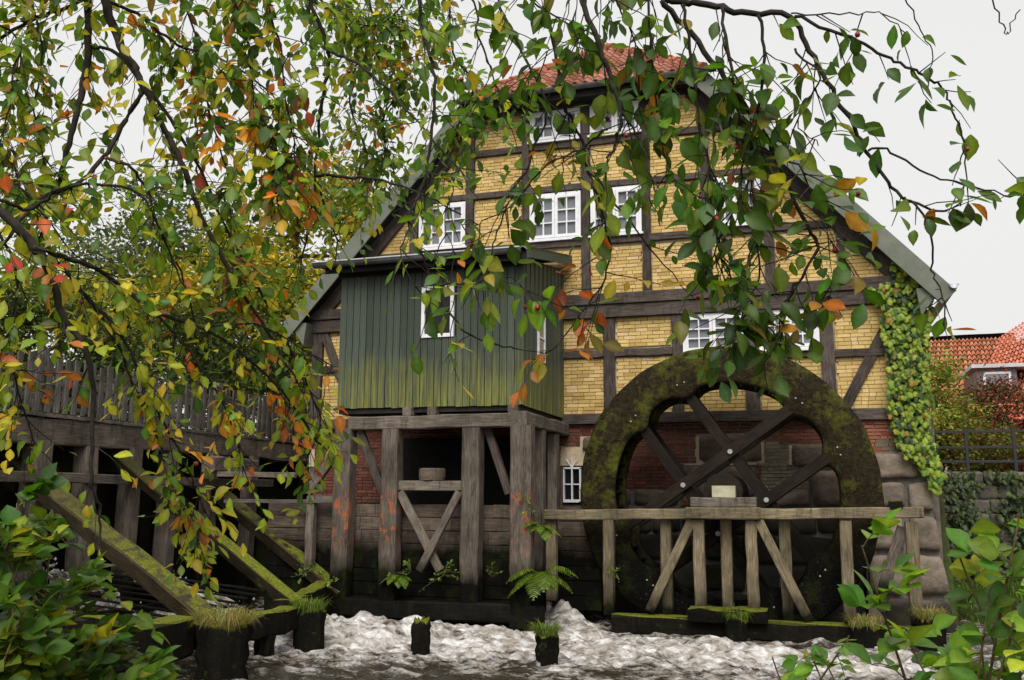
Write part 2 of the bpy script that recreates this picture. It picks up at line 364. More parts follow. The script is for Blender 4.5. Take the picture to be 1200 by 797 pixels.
# ------------------------------------------------------------------ ground, river
def ground_h(x, y):
    near = -14.3 + 0.25 * math.sin(x * .8) + (0.35 * max(0, -x - 7))          # near bank edge
    n = 0.12 * noise.noise(Vector((x * .6, y * .6, 3)))
    if y < near: h = lerp(-0.9, 0.72, min(1, (near - y) / 1.6)) + n + 0.02 * max(0, near - 1.6 - y)
    else: h = -0.9
    if y > 0.45 and -11.2 < x < 2.5: h = 3.3
    if x < -12.3: h = max(h, lerp(-.9, 3.2, min(1, (-12.3 - x) / .4)) + n if y > -16 else h)
    if x <= -11.2 and y > 5.5: h = 3.3 + n
    if x >= 2.5 and y > 0.3:
        e = min(1, (y - 0.3) / 1.2) * min(1, max(0, (x - 2.5) / .2)); h = max(h, lerp(-.9, 0.32 + .05 * (y - 1), e) + n * .5)
        if y > 3.7: h = max(h, lerp(.5, 2.9, min(1, (y - 3.7) / .9)))
    if y > 5: h = max(h, 2.9 + n)
    return h
def axis(lo, hi, dense0, dense1, step, far):
    a = []; x = dense0
    while x <= dense1: a.append(x); x += step
    d = step
    while a[-1] < hi: d *= 1.35; a.append(a[-1] + min(d, far))
    d = step
    while a[0] > lo: d *= 1.35; a.insert(0, a[0] - min(d, far))
    return a
gx = axis(-700, 700, -14, 8, .2, 90); gy = axis(-200, 900, -17, 7, .2, 90)
vs = [(x, y, ground_h(x, y)) for y in gy for x in gx]; nx = len(gx)
fs = [(j * nx + i, j * nx + i + 1, (j + 1) * nx + i + 1, (j + 1) * nx + i) for j in range(len(gy) - 1) for i in range(nx - 1)]
tag(obj('ground', mesh_of('ground', vs, fs, 'ground', None, True)), kind='structure')
def foam_at(x, y):
    """(foam 0..1, height): churned water below the sluice and the wheel race"""
    def g(cx, cy, sx, sy): return math.exp(-((x - cx) / sx) ** 2 - ((y - cy) / sy) ** 2)
    f = .44 + 0.75 * g(-8.6, -5.4, 2.6, 1.5) + 1.0 * g(-6.2, -4.4, 2.0, 1.1) + .95 * g(-4.0, -4.3, 1.5, 1.3) + .6 * g(-1.2, -4.6, 2.4, 1.1) + .5 * g(1.2, -4.2, 2.6, 1.2)
    f += .55 * g(-4.2, -2.6, .8, 1.3)
    if y < -6.0: f -= .2 * min(1, (-6.0 - y) / 1.6)
    h = .30 * g(-8.0, -4.6, 1.3, .8) + .16 * g(-6.2, -4.0, 1.2, .7) + .5 * g(-9.9, -6.8, 1.3, .8) + .22 * g(-10.6, -6.5, 1.0, 1.2) + .12 * g(-2, -4.0, 1.2, .5)
    ax, ay, bx_, by = -4.45, -1.9, -3.25, -3.35; dx, dy = bx_ - ax, by - ay; L2 = dx * dx + dy * dy
    t = ((x - ax) * dx + (y - ay) * dy) / L2; d = abs((x - ax) * dy - (y - ay) * dx) / math.sqrt(L2)
    if -.3 < t < 1.1: r_ = math.exp(-(d / .3) ** 2); h += .36 * max(0, 1 - max(t, 0)) ** 1.0 * r_; f += .35 * r_
    return f, h
wx = axis(-14, 60, -11.9, 4.5, .055, 4); wy = axis(-17, 3.5, -9.6, -1.7, .055, 1.5)
vs, cs = [], []
for y in wy:
    for x in wx:
        f, h = foam_at(x, y); f = max(0, min(1.2, f))
        v = Vector((x * .9, y * 1.7, 0))
        n = noise.fractal(v * 1.1, 1, 2, 3) * .09 + noise.noise(v * 4.3) * .05 + noise.noise(v * 9.5 + Vector((5, 1, 2))) * .03
        rid = 1 - abs(noise.noise(v * 2.4 + Vector((9, 4, 1))))
        z = h * (1 + 2.2 * n) + (0.5 + 0.7 * min(1, f)) * (n * 1.15 + .09 * rid * rid - .045)
        vs.append((x, y, z)); ff = f * .62 + n * 2.2 + (rid - .75) * .5
        cs.append((max(0, ff), 0, 0))
nx = len(wx); fs = [(j * nx + i, j * nx + i + 1, (j + 1) * nx + i + 1, (j + 1) * nx + i) for j in range(len(wy) - 1) for i in range(nx - 1)]
tag(obj('water', mesh_of('water', vs, fs, 'water', cs, True)), kind='structure')
# ------------------------------------------------------------------ mill house
XC, XL, XR = -4.4, -10.95, 2.15
SL = 1.12
def roof_z(x, drop=0.0): return 6.38 + (6.94 - abs(x - XC)) * SL - drop      # top of the verge
house = thing('mill_house', 'yellow brick half-timbered mill house with white windows and a half-hipped red tile roof', 'house', (XC, 4, 3.3))
# masonry core: one closed prism behind the brick skin
def wall_half(z): return 6.55 if z <= 6.5 else max(0.0, 6.94 - (z - 6.02) / SL - .12)
out = [(XL, 3.0), (XR, 3.0), (XR, 6.45)]
out += [(XC + wall_half(z), z) for z in (6.7, 9, 11.05)] + [(XC - wall_half(z), z) for z in (11.05, 9, 6.7)] + [(XL, 6.45)]
n = len(out); vs = [(x, .035, z) for x, z in out] + [(x, 14, z) for x, z in out]
fs = [tuple(range(n)), tuple(reversed(range(n, 2 * n)))] + [((i + 1) % n, i, i + n, (i + 1) % n + n) for i in range(n)]
wall = obj('wall', mesh_of('wall', vs, fs, 'mortar_yellow'), house)
TB = []       # timber spans: function z -> (x0, x1) or None
def hbeam(x0, x1, z0, z1, name='rail', prouder=0.0):
    TB.append(lambda z, a=x0, b=x1, c=z0, d=z1: (a, b) if c - .03 < z < d + .03 else None)
    timber(name, (x0, -.02 - prouder, (z0 + z1) / 2), (x1, -.02 - prouder, (z0 + z1) / 2), .1, z1 - z0, house, 'timber_dark', (0, 1, 0), .008, 7)
def vpost(xc, w, z0, z1, name='post'):
    TB.append(lambda z, a=xc - w / 2, b=xc + w / 2, c=z0, d=z1: (a, b) if c < z < d else None)
    timber(name, (xc, -.024, z0), (xc, -.024, z1), .1, w, house, 'timber_dark', (0, 1, 0), .008, 5)
def brace(x0, z0, x1, z1, w):
    def f(z):
        if not min(z0, z1) - .05 < z < max(z0, z1) + .05: return None
        x = x0 + (x1 - x0) * (z - z0) / (z1 - z0); hw = w / 2 * math.hypot(x1 - x0, z1 - z0) / abs(z1 - z0); return (x - hw, x + hw)
    timber('brace', (x0, -.017, z0), (x1, -.017, z1), .1, w, house, 'timber_dark', (0, 1, 0), .006, 5)
hbeam(XL - .05, XR + .05, 3.85, 4.07, 'sill_beam', .03)
hbeam(XL - .1, XR + .1, 6.1, 6.37, 'floor_beam', .05); hbeam(XL - .1, XR + .12, 6.385, 6.62, 'floor_beam', .09)
for xc, w in ((-10.8, .26), (-9.4, .24), (-8.2, .22), (-6.7, .22), (-5.3, .22), (-3.88, .24), (-2.46, .21), (-.975, .27), (.475, .25), (2.02, .24)): vpost(xc, w, 4.07, 6.1)
hbeam(.6, 1.92, 5.08, 5.22); hbeam(-3.77, -2.56, 5.26, 5.42); hbeam(-2.36, -1.1, 5.1, 5.24); hbeam(-.85, .36, 5.1, 5.24); hbeam(-5.2, -4.0, 5.26, 5.42); hbeam(-10.68, -9.5, 5.15, 5.3)
brace(.72, 4.08, 1.8, 6.08, .2); brace(-9.75, 4.08, -10.65, 6.08, .2)
def gposts(xc, w, z0): vpost(xc, w, z0, min(10.93, roof_z(xc, .62)))
for xc, w in ((-8.43, .19), (-7.06, .19), (-5.74, .16), (-4.37, .18), (-3.055, .17), (-1.8, .18), (-.56, .2)): gposts(xc, w, 6.62)
gposts(.82, .14, 6.62); gposts(-9.6, .14, 6.62)
def grail(z0, z1):
    hw = 6.94 - ((z0 + z1) / 2 + .75 - 6.38) / SL; hbeam(XC - hw, XC + hw, z0, z1)
grail(7.72, 7.87); grail(8.99, 9.13); grail(10.0, 10.15)
for s in (-1, 1):     # rafters along the verge
    a = Vector((XC + s * 6.75, -.03, roof_z(XC + 6.75, .55))); b = Vector((XC + s * 2.35, -.03, roof_z(XC + 2.35, .55)))
    timber('rafter', a, b, .13, .3, house, 'timber_dark', (0, 1, 0), .006, 6)
timber('tie_beam', (-7.1, -.03, 11.0), (-1.7, -.03, 11.0), .13, .16, house, 'timber_dark', (0, 1, 0))
# windows
WIN = [(-8.3, -7.15, 7.9, 8.97, 3), (-5.64, -4.48, 7.9, 8.97, 3), (-4.26, -3.15, 7.9, 8.97, 3), (-1.69, -.68, 7.9, 8.97, 3),
       (-5.64, -4.48, 10.18, 10.9, 2), (-4.26, -3.15, 10.18, 10.9, 2), (-2.34, -1.13, 5.26, 6.08, 3), (-.82, .33, 5.26, 6.08, 3)]
for x0, x1, z0, z1, rows in WIN:
    mb = MB(); yf, yb = -.06, .03; t = .055
    for a, b, c, d in ((x0, x1, z0, z0 + t), (x0, x1, z1 - t, z1), (x0, x0 + t, z0 + t, z1 - t), (x1 - t, x1, z0 + t, z1 - t)): mb.box((a, yf, c), (b, yb, d))
    w = mb.build('window', 'white_paint', house)
    bx('window_sill', (x0 - .04, -.13, z0 - .03), (x1 + .04, -.062, z0 + .015), 'white_paint', w)
    xm = (x0 + x1) / 2
    for a, b in ((x0 + t, xm - .003), (xm + .003, x1 - t)):
        mb = MB(); u = .06; y0, y1 = yf - .012, yb - .01; zb, zt = z0 + t + .003, z1 - t - .003
        for q in ((a, b, zb, zb + u), (a, b, zt - u, zt), (a, a + u, zb + u, zt - u), (b - u, b, zb + u, zt - u)): mb.box((q[0], y0, q[2]), (q[1], y1, q[3]))
        pa, pb, pc, pd = a + u, b - u, zb + u, zt - u; bw = .013
        mb.box(((pa + pb) / 2 - bw, y0 + .01, pc), ((pa + pb) / 2 + bw, y1, pd))
        for k in range(1, rows):
            zz = pc + (pd - pc) * k / rows; mb.box((pa, y0 + .013, zz - bw), ((pa + pb) / 2 - bw, y1, zz + bw)); mb.box(((pa + pb) / 2 + bw, y0 + .013, zz - bw), (pb, y1, zz + bw))
        mb.build('casement', 'white_paint', w)
        for k in range(rows):
            for q in range(2):
                xa = pa + (pb - pa) * q / 2; za = pc + (pd - pc) * k / rows; tl = R.uniform(-.004, .004)
                mb = MB(); mb.add([(xa, .0 + tl, za), (xa + (pb - pa) / 2, .0 - tl, za), (xa + (pb - pa) / 2, .004 - tl, za + (pd - pc) / rows), (xa, .004 + tl, za + (pd - pc) / rows)], [(0, 1, 2, 3)])
                mb.build('pane', 'pane', w)
    TB.append(lambda z, a=x0, b=x1, c=z0, d=z1: (a, b) if c < z < d else None)
# brick skin, laid course by course between the timbers
BR = []
def yellow():
    r = R.random(); c = mixc((.54, .37, .13), (.72, .52, .21), R.random())
    if r < .12: c = mixc(c, (.74, .55, .32), .6)
    elif r < .24: c = mixc(c, (.42, .25, .09), .55)
    return c
def courses(z0, z1, outl, colf, BL=.25, BH=.078, joint=.011, y=0.0, TB=TB, skip=None, gapm=.022):
    z = z0; k = 0; res = []
    while z < z1:
        zm = z + BH / 2; lo, hi = outl(zm)
        cuts = sorted(c for c in (f(zm) for f in TB) if c)
        x = lo + (-.125 if k % 2 else 0) + R.uniform(-.02, .02)
        while x < hi:
            L = BL * (1 if R.random() < .8 else .5)
            a, b = max(x, lo), min(x + L - joint, hi); segs = [(a, b)]
            for c0, c1 in cuts:
                ns = []
                c0 -= gapm; c1 += gapm
                for p, q in segs:
                    if c1 <= p or c0 >= q: ns.append((p, q)); continue
                    if c0 > p: ns.append((p, min(q, c0)))
                    if c1 < q: ns.append((max(p, c1), q))
                segs = ns
            for p, q in segs:
                if q - p > .025 and not (skip and skip((p + q) / 2, zm)):
                    res.append((p, q, z + R.uniform(-.002, .002), z + BH - joint + R.uniform(-.003, .002), y + R.uniform(-.006, .004), colf()))
            x += L
        z += BH; k += 1
    return res
def brick_objs(bricks, parent, single, nm, stuffname, depth=.05):
    bricks = sorted(bricks, key=lambda b: -(0 if (lambda p: p[0] < 0 or p[0] > 1200)(proj(Vector((b[0], 0, b[2])))) else (min(b[1] - b[0], .2) + 0.1) / proj(Vector((b[0], 0, b[2])))[2]))
    cache = {}
    for i, (x0, x1, z0, z1, y, c) in enumerate(bricks[:single]):
        L = round((x1 - x0) / .02) * .02 if x1 - x0 < .23 else .239; q = R.randrange(14); k = (L, q)
        if k not in cache:
            mb = MB(); mb.box((-L / 2, 0, -.0335), (L / 2, depth, .0335), c); cache[k] = mesh_of(nm, mb.v, mb.f, 'brick', mb.c)
        obj(nm, cache[k], parent, Matrix.Translation(((x0 + x1) / 2, y, (z0 + z1) / 2)))
    mb = MB()
    for x0, x1, z0, z1, y, c in bricks[single:]: mb.box((x0, y, z0), (x1, y + depth, z1), c)
    if mb.v: mb.build(stuffname, 'brick', parent, 'stuff')
def gable(z):
    if z < 6.5: return (XL, XR)
    hw = max(0, wall_half(z) - .02); return (XC - hw, XC + hw)
BR = courses(4.07, 11.0, gable, yellow, skip=lambda x, z: -8.3 < x < -5.25 and z < 6.6)
brick_objs(BR, wall, 230, 'brick', 'brickwork')
# roof: two main slopes, half hip in front
def slab(name, quad, th, mat, parent):
    q = [Vector(p) for p in quad]; nrm = (q[1] - q[0]).cross(q[-1] - q[0]).normalized()
    n = len(q); vs = q + [p - nrm * th for p in q]
    fs = [tuple(range(n)), tuple(reversed(range(n, 2 * n)))] + [((i + 1) % n, i, i + n, (i + 1) % n + n) for i in range(n)]
    return obj(name, mesh_of(name, vs, fs, mat, [(.3, .1, .06)] * len(vs)), parent)
ZH, YV = 11.2, -.45; ZR = 13.62; YA = 2.7
roof = slab('roof', [(XC + 6.94, YV, 6.38), (XC + 6.94, 14.4, 6.38), (XC, 14.4, ZR), (XC, YA, ZR), (XC + 2.64, YV, ZH + .02)], .16, 'roof_tile', house)
slab('roof_slope', [(XC - 6.94, 14.4, 6.38), (XC - 6.94, YV, 6.38), (XC - 2.64, YV, ZH + .02), (XC, YA, ZR), (XC, 14.4, ZR)], .16, 'roof_tile', roof)
slab('hip_slope', [(XC - 2.7, YV - .05, ZH - .02), (XC + 2.7, YV - .05, ZH - .02), (XC, YA, ZR - .04)], .12, 'near_black', roof)
ux = Vector((1, 0, 0)); us = (Vector((0, YA - YV + .05, ZR - ZH))).normalized(); un = ux.cross(us)
HL = math.hypot(YA - YV + .05, ZR - ZH)
def tile_mesh(c):
    vs, fs = [], []
    for j, (s, lift) in enumerate(((-.03, .035), (.36, .008))):
        for i in range(7):
            u = -.13 + .26 * i / 6; h = .045 * math.sin((i / 6) * 2 * math.pi * .95 + .4) + lift
            vs.append((u, s, h))
    for i in range(6): fs.append((i, i + 1, i + 8, i + 7))
    n0 = len(vs)
    for i in range(7): v = vs[i]; vs.append((v[0], v[1], v[2] - .03))
    for i in range(6): fs.append((i + 1, i, n0 + i, n0 + i + 1))
    return mesh_of('roof_tile', vs, fs, 'roof_tile', [c] * len(vs), False)
TMS = [tile_mesh(mixc((.20, .075, .05), (.38, .175, .12), i / 9)) for i in range(10)]
for r in range(13):
    s = r * .31; hw = 2.66 * (1 - (s + .1) / HL)
    kx = int(hw / .235) + 1
    for i in range(-kx, kx + 1):
        x = i * .235 + (.0)
        if abs(x) > hw: continue
        p = Vector((XC + x, YV - .05, ZH)) + us * (s + R.uniform(-.01, .01)) + un * .03
        obj('roof_tile', TMS[R.randrange(10)], roof, Matrix(((1, us.x, un.x, p.x), (0, us.y, un.y, p.y), (0, us.z, un.z, p.z), (0, 0, 0, 1))))
for s in (-1, 1):
    a = Vector((XC + s * 2.68, YV - .02, ZH + .03)); b = Vector((XC, YA, ZR + .05)); d = (b - a)
    for k in range(13):
        mb = MB(); p, q = a + d * (k / 13 - .004), a + d * ((k + 1.12) / 13); mb.tube([p + Vector((0, 0, .03)), q], [.12, .095], 8, mixc((.22, .07, .04), (.4, .15, .09), R.random())); mb.build('hip_tile', 'roof_tile', roof)
# half-hip gutter, fascia and soffit
mb = MB(); pts = []
for i in range(9):
    a = math.pi * i / 8
    pts.append((-.085 * math.cos(a), -.085 * math.sin(a)))
vs = [(x, YV - .16 + a, ZH - .04 + b) for x in (XC - 2.95, XC + 2.95) for a, b in pts]; vs += [(x, YV - .16 + a * .9, ZH - .04 + b * .9 + .004) for x in (XC - 2.95, XC + 2.95) for a, b in pts]
fs = [(i, i + 1, i + 10, i + 9) for i in range(8)] + [(i + 19, i + 18, i + 27, i + 28) for i in range(8)] + [tuple(range(9))[::-1], tuple(range(9, 18))]
obj('gutter', mesh_of('gutter', vs, fs, 'zinc', None, True), roof)
bx('fascia', (XC - 2.72, YV - .06, ZH - .26), (XC + 2.72, YV - .025, ZH - .04), 'near_black', roof)
bx('soffit', (XC - 2.7, YV - .02, ZH - .2), (XC + 2.7, .0, ZH - .16), 'near_black', roof)
# verge boards, soffits, eaves
for s in (-1, 1):
    a = Vector((XC + s * 6.98, YV - .03, 6.38 - .20 - .04)); b = Vector((XC + s * 2.62, YV - .03, roof_z(XC + 2.62) - .2)); d = (b - a).normalized()
    timber('bargeboard', a - d * .1, b + d * .06, .04, .36, house, 'bargeboard_paint', (0, 1, 0), .003, 8)
    nrm = Vector((-d.z * (1 if d.x > 0 else -1), 0, abs(d.x))); nrm.normalize()
    p, q = a - nrm * .06, b - nrm * .06; w = Vector((0, .44, 0)); u = -nrm * .03
    vs = [p, q, q + w, p + w, p + u, q + u, q + w + u, p + w + u]
    obj('soffit', mesh_of('soffit', vs, [(0, 1, 2, 3), (7, 6, 5, 4), (0, 4, 5, 1), (1, 5, 6, 2), (2, 6, 7, 3), (3, 7, 4, 0)], 'near_black'), house)
    # eaves gutter end seen past the corner
    x = XC + s * 7.04; mb = MB()
    vs = [(x + s * (.1 + c), yy, 6.30 + dd) for yy in (YV - .12, 14.4) for c, dd in pts]
    gu = obj('eaves_gutter', mesh_of('eaves_gutter', vs, [(i, i + 1, i + 10, i + 9) for i in range(8)] + [tuple(range(9))], 'zinc_bright', None, True), house)
    mb = MB(); xo, xi = XC + s * 6.95, XC + s * 6.5
    tri = [(xo, 6.28), (xi, 6.28), (xi + s * .06, 5.75)]
    vs = [(x, YV + .02, z) for x, z in tri] + [(x, 0.05, z) for x, z in tri]
    obj('eaves_box', mesh_of('eaves_box', vs, [(0, 1, 2), (5, 4, 3), (0, 3, 4, 1), (1, 4, 5, 2), (2, 5, 3, 0)], 'bargeboard_paint'), house)
# ---- plinth below the sill: backing, field stones, red and grey brick
bx('plinth_core', (-10.95, .06, -1.0), (2.3, .6, 3.86), 'mortar_grey', house)
plinth = WM and house
def stone(poly, y, depth, c, parent, name='stone', bulge=.05, mat='stone'):
    """block with an irregular quad/pentagon face (x, z) rounded towards its edges"""
    cx = sum(p[0] for p in poly) / len(poly); cz = sum(p[1] for p in poly) / len(poly); pts = []
    n = len(poly)
    for i in range(n):
        a, b = poly[i], poly[(i + 1) % n]
        for t in (0.08, .36, .64, .92):
            pts.append((lerp(a[0], b[0], t) + R.uniform(-.012, .012), lerp(a[1], b[1], t) + R.uniform(-.012, .012)))
    m = len(pts); vs = []; fs = []
    for k, (sc, yy) in enumerate(((1.0, depth), (1.0, 0.02), (.965, -bulge * .7), (.6, -bulge), )):
        for x, z in pts: vs.append((cx + (x - cx) * sc, y + yy + (R.uniform(-.018, .018) if k > 1 else 0), cz + (z - cz) * sc))
    vs.append((cx, y - bulge * 1.05 + R.uniform(-.02, .02), cz))
    for k in range(3):
        for i in range(m): j = (i + 1) % m; fs.append((k * m + i, k * m + j, k * m + m + j, k * m + m + i))
    fs += [(3 * m + i, 3 * m + (i + 1) % m, 4 * m) for i in range(m)]
    return obj(name, mesh_of(name, vs, fs, mat, [c] * len(vs), True), parent)
def stc():
    g = R.uniform(.7, 1.25); return mixc((.21 * g, .165 * g, .12 * g), (.19 * g, .14 * g, .115 * g), R.random())
STN = []
def st_rect(x0, x1, z0, z1, j=.03): STN.append([(x0 + R.uniform(0, j), z0 + R.uniform(0, j)), (x1 - R.uniform(0, j), z0 + R.uniform(0, j)), (x1 - R.uniform(0, j), z1 - R.uniform(0, j)), (x0 + R.uniform(0, j), z1 - R.uniform(0, j))])
PB = []
# big blocks traced behind the wheel (x, z)
BLK = [(-2.1, -.85, 3.05, 3.62), (-.30, .50, 2.95, 3.42), (-2.35, -1.0, 2.35, 3.0), (-3.4, -2.5, 2.2, 2.52), (.05, .9, 2.2, 2.9), (-.9, .02, 2.2, 2.5), (-4.5, -3.5, 3.3, 3.62), (-4.6, -3.5, 2.2, 2.55), (.55, 1.15, 2.75, 3.18)]
for b in BLK: st_rect(*b)
for zz in (.0, .55, 1.1, 1.65):
    x = -10.9
    while x < 2.2:
        w = R.uniform(.55, 1.1); st_rect(x, min(x + w, 2.25), zz + R.uniform(-.03, .03), zz + .53)
        x += w
for p in STN: stone(p, .02, .15, stc(), house, bulge=R.uniform(.03, .07), mat='stone_wet_shade')
PTB = [(lambda z, b=b: (b[0] - .02, b[1] + .02) if b[2] - .04 < z < b[3] + .01 else None) for b in BLK]
PTB.append(lambda z: (-4.95, -4.5) if z < 3.3 else None); PTB.append(lambda z: (-8.75, -5.15) if z < 3.6 else None)
bx('dark_doorway_panel', (-8.75, -.02, 1.2), (-5.15, .05, 3.62), 'near_black', house)  # black panel painted in for the dark inside the open doorway
def redc(x=None):
    c = mixc((.12, .045, .032), (.23, .085, .055), R.random()); return mixc(c, (.12, .09, .08), .35) if R.random() < .3 else c
def greyb(): return mixc((.17, .14, .1), (.26, .22, .155), R.random())
red1 = courses(3.42, 3.84, lambda z: (-10.9, .62), redc, y=.012, TB=PTB, BH=.07) + courses(3.2, 3.84, lambda z: (.62, 2.12), lambda: mixc((.22, .075, .045), (.42, .16, .10), R.random()), y=-.01, TB=PTB, BH=.07, joint=.016)
red2 = courses(2.2, 3.42, lambda z: (-4.4, -.9), redc, y=.015, TB=PTB, BH=.07)
grey = courses(2.2, 3.42, lambda z: (-.88, 2.0), greyb, y=.015, TB=PTB, BH=.07)
brick_objs(red1 + red2 + grey + courses(2.2, 3.42, lambda z: (-10.8, -4.96), redc, y=.015, TB=PTB, BH=.07), house, 70, 'plinth_brick', 'plinth_brickwork')
# arched cellar window
aw = MB()
for a, b in (((-4.9, -.03, 2.24), (-4.52, .04, 2.3)), ((-4.9, -.03, 2.3), (-4.87, .04, 2.95)), ((-4.55, -.03, 2.3), (-4.52, .04, 2.95)), ((-4.725, -.025, 2.3), (-4.695, .04, 2.93)), ((-4.87, -.02, 2.6), (-4.73, .04, 2.625)), ((-4.69, -.02, 2.6), (-4.55, .04, 2.625)), ((-4.9, -.03, 2.93), (-4.52, .04, 2.965))): aw.box(a, b)
for an in (50, 90, 130): aw.tube([Vector((-4.71, -.02, 2.96)), Vector((-4.71 + .19 * math.cos(rad(an)), -.02, 2.96 + .22 * math.sin(rad(an))))], [.012, .012], 5)
aw = aw.build('arched_window', 'white_paint', house)
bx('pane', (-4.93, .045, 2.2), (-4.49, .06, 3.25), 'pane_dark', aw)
# right stone quoin with battered edge, standing proud of the plinth
QX = lambda z: 2.1 + .1 * max(0, 3.3 - z)
def qs(poly):
    cx = sum(p[0] for p in poly) / 4; cz = sum(p[1] for p in poly) / 4
    stone([(x - .03 * (1 if x > cx else -1) + R.uniform(-.03, .03), z - .03 * (1 if z > cz else -1) + R.uniform(-.03, .03)) for x, z in poly], -.28, .4, mixc((.31, .25, .19), (.15, .12, .095), R.random()), house, 'quoin_stone', .045)
qs([(1.15, 2.72), (1.98, 2.72), (1.97, 3.2), (1.15, 3.22)]); qs([(2.0, 2.75), (QX(2.75), 2.75), (QX(3.15), 3.15), (2.03, 3.2)])
qs([(1.72, 2.12), (QX(2.12), 2.12), (QX(2.7), 2.7), (1.72, 2.68)]); qs([(1.0, 2.2), (1.7, 2.2), (1.7, 2.7), (1.0, 2.68)])
qs([(1.7, 1.4), (QX(1.4), 1.4), (QX(2.08), 2.08), (1.7, 2.08)]); qs([(1.0, 1.4), (1.67, 1.4), (1.67, 2.15), (1.0, 2.15)])
qs([(1.62, .62), (QX(.62), .62), (QX(1.36), 1.36), (1.64, 1.36)]); qs([(.95, .62), (1.6, .62), (1.6, 1.36), (.95, 1.36)])
qs([(1.2, -.2), (QX(-.2), -.2), (QX(.58), .58), (1.2, .58)])
vs = [(.95, -.2, -.5), (2.4, -.2, -.5), (2.05, -.2, 3.22), (.95, -.2, 3.22), (.95, .08, -.5), (2.46, 3.2, -.5), (2.1, 3.2, 3.4), (.95, .08, 3.22)]
obj('quoin_mortar', mesh_of('quoin_mortar', vs, [(0, 1, 2, 3), (1, 5, 6, 2), (3, 2, 6, 7), (0, 3, 7, 4)], 'mortar_pale'), house)
# ------------------------------------------------------------------ timber shed on posts
YS = -3.0; SX0, SX1 = -8.64, -4.9
shed = thing('mill_shed', 'green plank shed streaked with algae, raised on grey posts against the mill', 'shed', (-6.8, -3, .2))
np_ = 26; pw = (SX1 - SX0) / np_
for i in range(np_):
    x = SX0 + pw * (i + .5); zt = 6.72; holes = -6.9 < x < -6.24
    spans = [(4.0 + R.uniform(-.015, .01), zt)] if not holes else [(4.0, 5.31), (6.3, zt)]
    for a, b in spans:
        timber('plank', (x, YS + R.uniform(-.004, .004), a), (x, YS, b), pw - .012, .028, shed, 'shed_paint', (1, 0, 0), .0015, 2)
bx('plank_backing', (SX0 + .05, YS + .02, 4.02), (SX1 - .02, YS + .05, 6.75), 'near_black', shed)
ns = 20; sw = (2.95) / ns
for i in range(ns):
    y = YS + .03 + sw * (i + .5)
    timber('plank', (SX1 + (.012 if i % 2 else 0), y, 3.99), (SX1 + (.012 if i % 2 else 0), y, 6.74 + .16 * (i + .5) * sw), .03, sw - .02, shed, 'shed_paint', (1, 0, 0), .0015, 2)
bx('plank_backing', (SX1 - .06, YS + .06, 4.02), (SX1 - .02, -.03, 6.7), 'near_black', shed)
for i in range(20): timber('plank', (SX0, YS + .1 + sw * i, 4.0), (SX0, YS + .1 + sw * i, 6.74), .028, sw - .01, shed, 'shed_paint', (1, 0, 0), .0015, 2)
timber('corner_board', (SX1 + .01, YS - .012, 4.0), (SX1 + .01, YS - .012, 6.72), .07, .05, shed, 'shed_paint', (1, 0, 0), .002, 3)
bx('floor', (SX0 + .03, YS + .03, 3.9), (SX1 - .03, -.05, 3.985), 'near_black', shed)
# window in front and in the side
mb = MB()
for a, b, c, d in ((-6.9, -6.24, 5.31, 5.38), (-6.9, -6.24, 6.23, 6.3), (-6.9, -6.83, 5.38, 6.23), (-6.31, -6.24, 5.38, 6.23)): mb.box((a, YS - .045, c), (b, YS + .03, d))
w = mb.build('window', 'white_paint', shed); bx('pane', (-6.84, YS + .0, 5.37), (-6.3, YS + .012, 6.24), 'pane_dark', w)
mb = MB(); xs = SX1
for a, b, c, d in ((-2.05, -1.55, 4.95, 5.02), (-2.05, -1.55, 5.8, 5.87), (-2.05, -1.98, 5.02, 5.8), (-1.62, -1.55, 5.02, 5.8), (-1.98, -1.62, 5.4, 5.43)): mb.box((xs - .01, a, c), (xs + .05, b, d))
w = mb.build('window', 'white_paint', shed); bx('pane', (xs + .018, -1.99, 5.01), (xs + .03, -1.61, 5.81), 'pane', w)
# roof: corrugated sheet, gutter, verge
vs, fs = [], []; nc = 120
for j, (yy, zz) in enumerate(((YS - .38, 6.84), (-.1, 7.5))):
    for i in range(nc + 1):
        x = SX0 - .35 + (SX1 - SX0 + .6) * i / nc; vs.append((x, yy, zz + .028 * math.sin(i * math.pi * 2 / 5)))
n0 = nc + 1; fs = [(i, i + 1, n0 + i + 1, n0 + i) for i in range(nc)]
m0 = len(vs); vs += [(x, y, z - .02) for x, y, z in vs[:n0]]; fs += [(i + 1, i, m0 + i, m0 + i + 1) for i in range(nc)]
sroof = obj('roof', mesh_of('roof', vs, fs, 'zinc', None, True), shed)
slab('roof_boards', [(SX0 - .3, YS - .3, 6.79), (SX1 + .19, YS - .3, 6.79), (SX1 + .19, -.1, 7.43), (SX0 - .3, -.1, 7.43)], .05, 'near_black', sroof)
vs = [(x, YS - .44 + a, 6.80 + b) for x in (SX0 - .38, SX1 + .1) for a, b in pts]
obj('gutter', mesh_of('gutter', vs, [(i, i + 1, i + 10, i + 9) for i in range(8)] + [tuple(range(9))[::-1], tuple(range(9, 18))], 'zinc', None, True), sroof)
mb = MB(); mb.tube([Vector((SX0 - .38, YS - .53, 6.81)), Vector((SX1 + .1, YS - .53, 6.81))], [.014, .014], 6); mb.build('gutter_bead', 'zinc_bright', sroof)
timber('verge_board', (SX1 + .21, YS - .36, 6.74), (SX1 + .21, -.08, 7.4), .04, .2, shed, 'shed_paint', (1, 0, 0), .003, 4)
bx('eaves_board', (SX0 - .2, YS - .32, 6.62), (SX1 + .18, YS - .29, 6.75), 'near_black', shed)
timber('top_plate', (SX0 - .05, YS + .0, 6.66), (SX1 + .05, YS, 6.66), .12, .14, shed, 'near_black', (0, 1, 0))
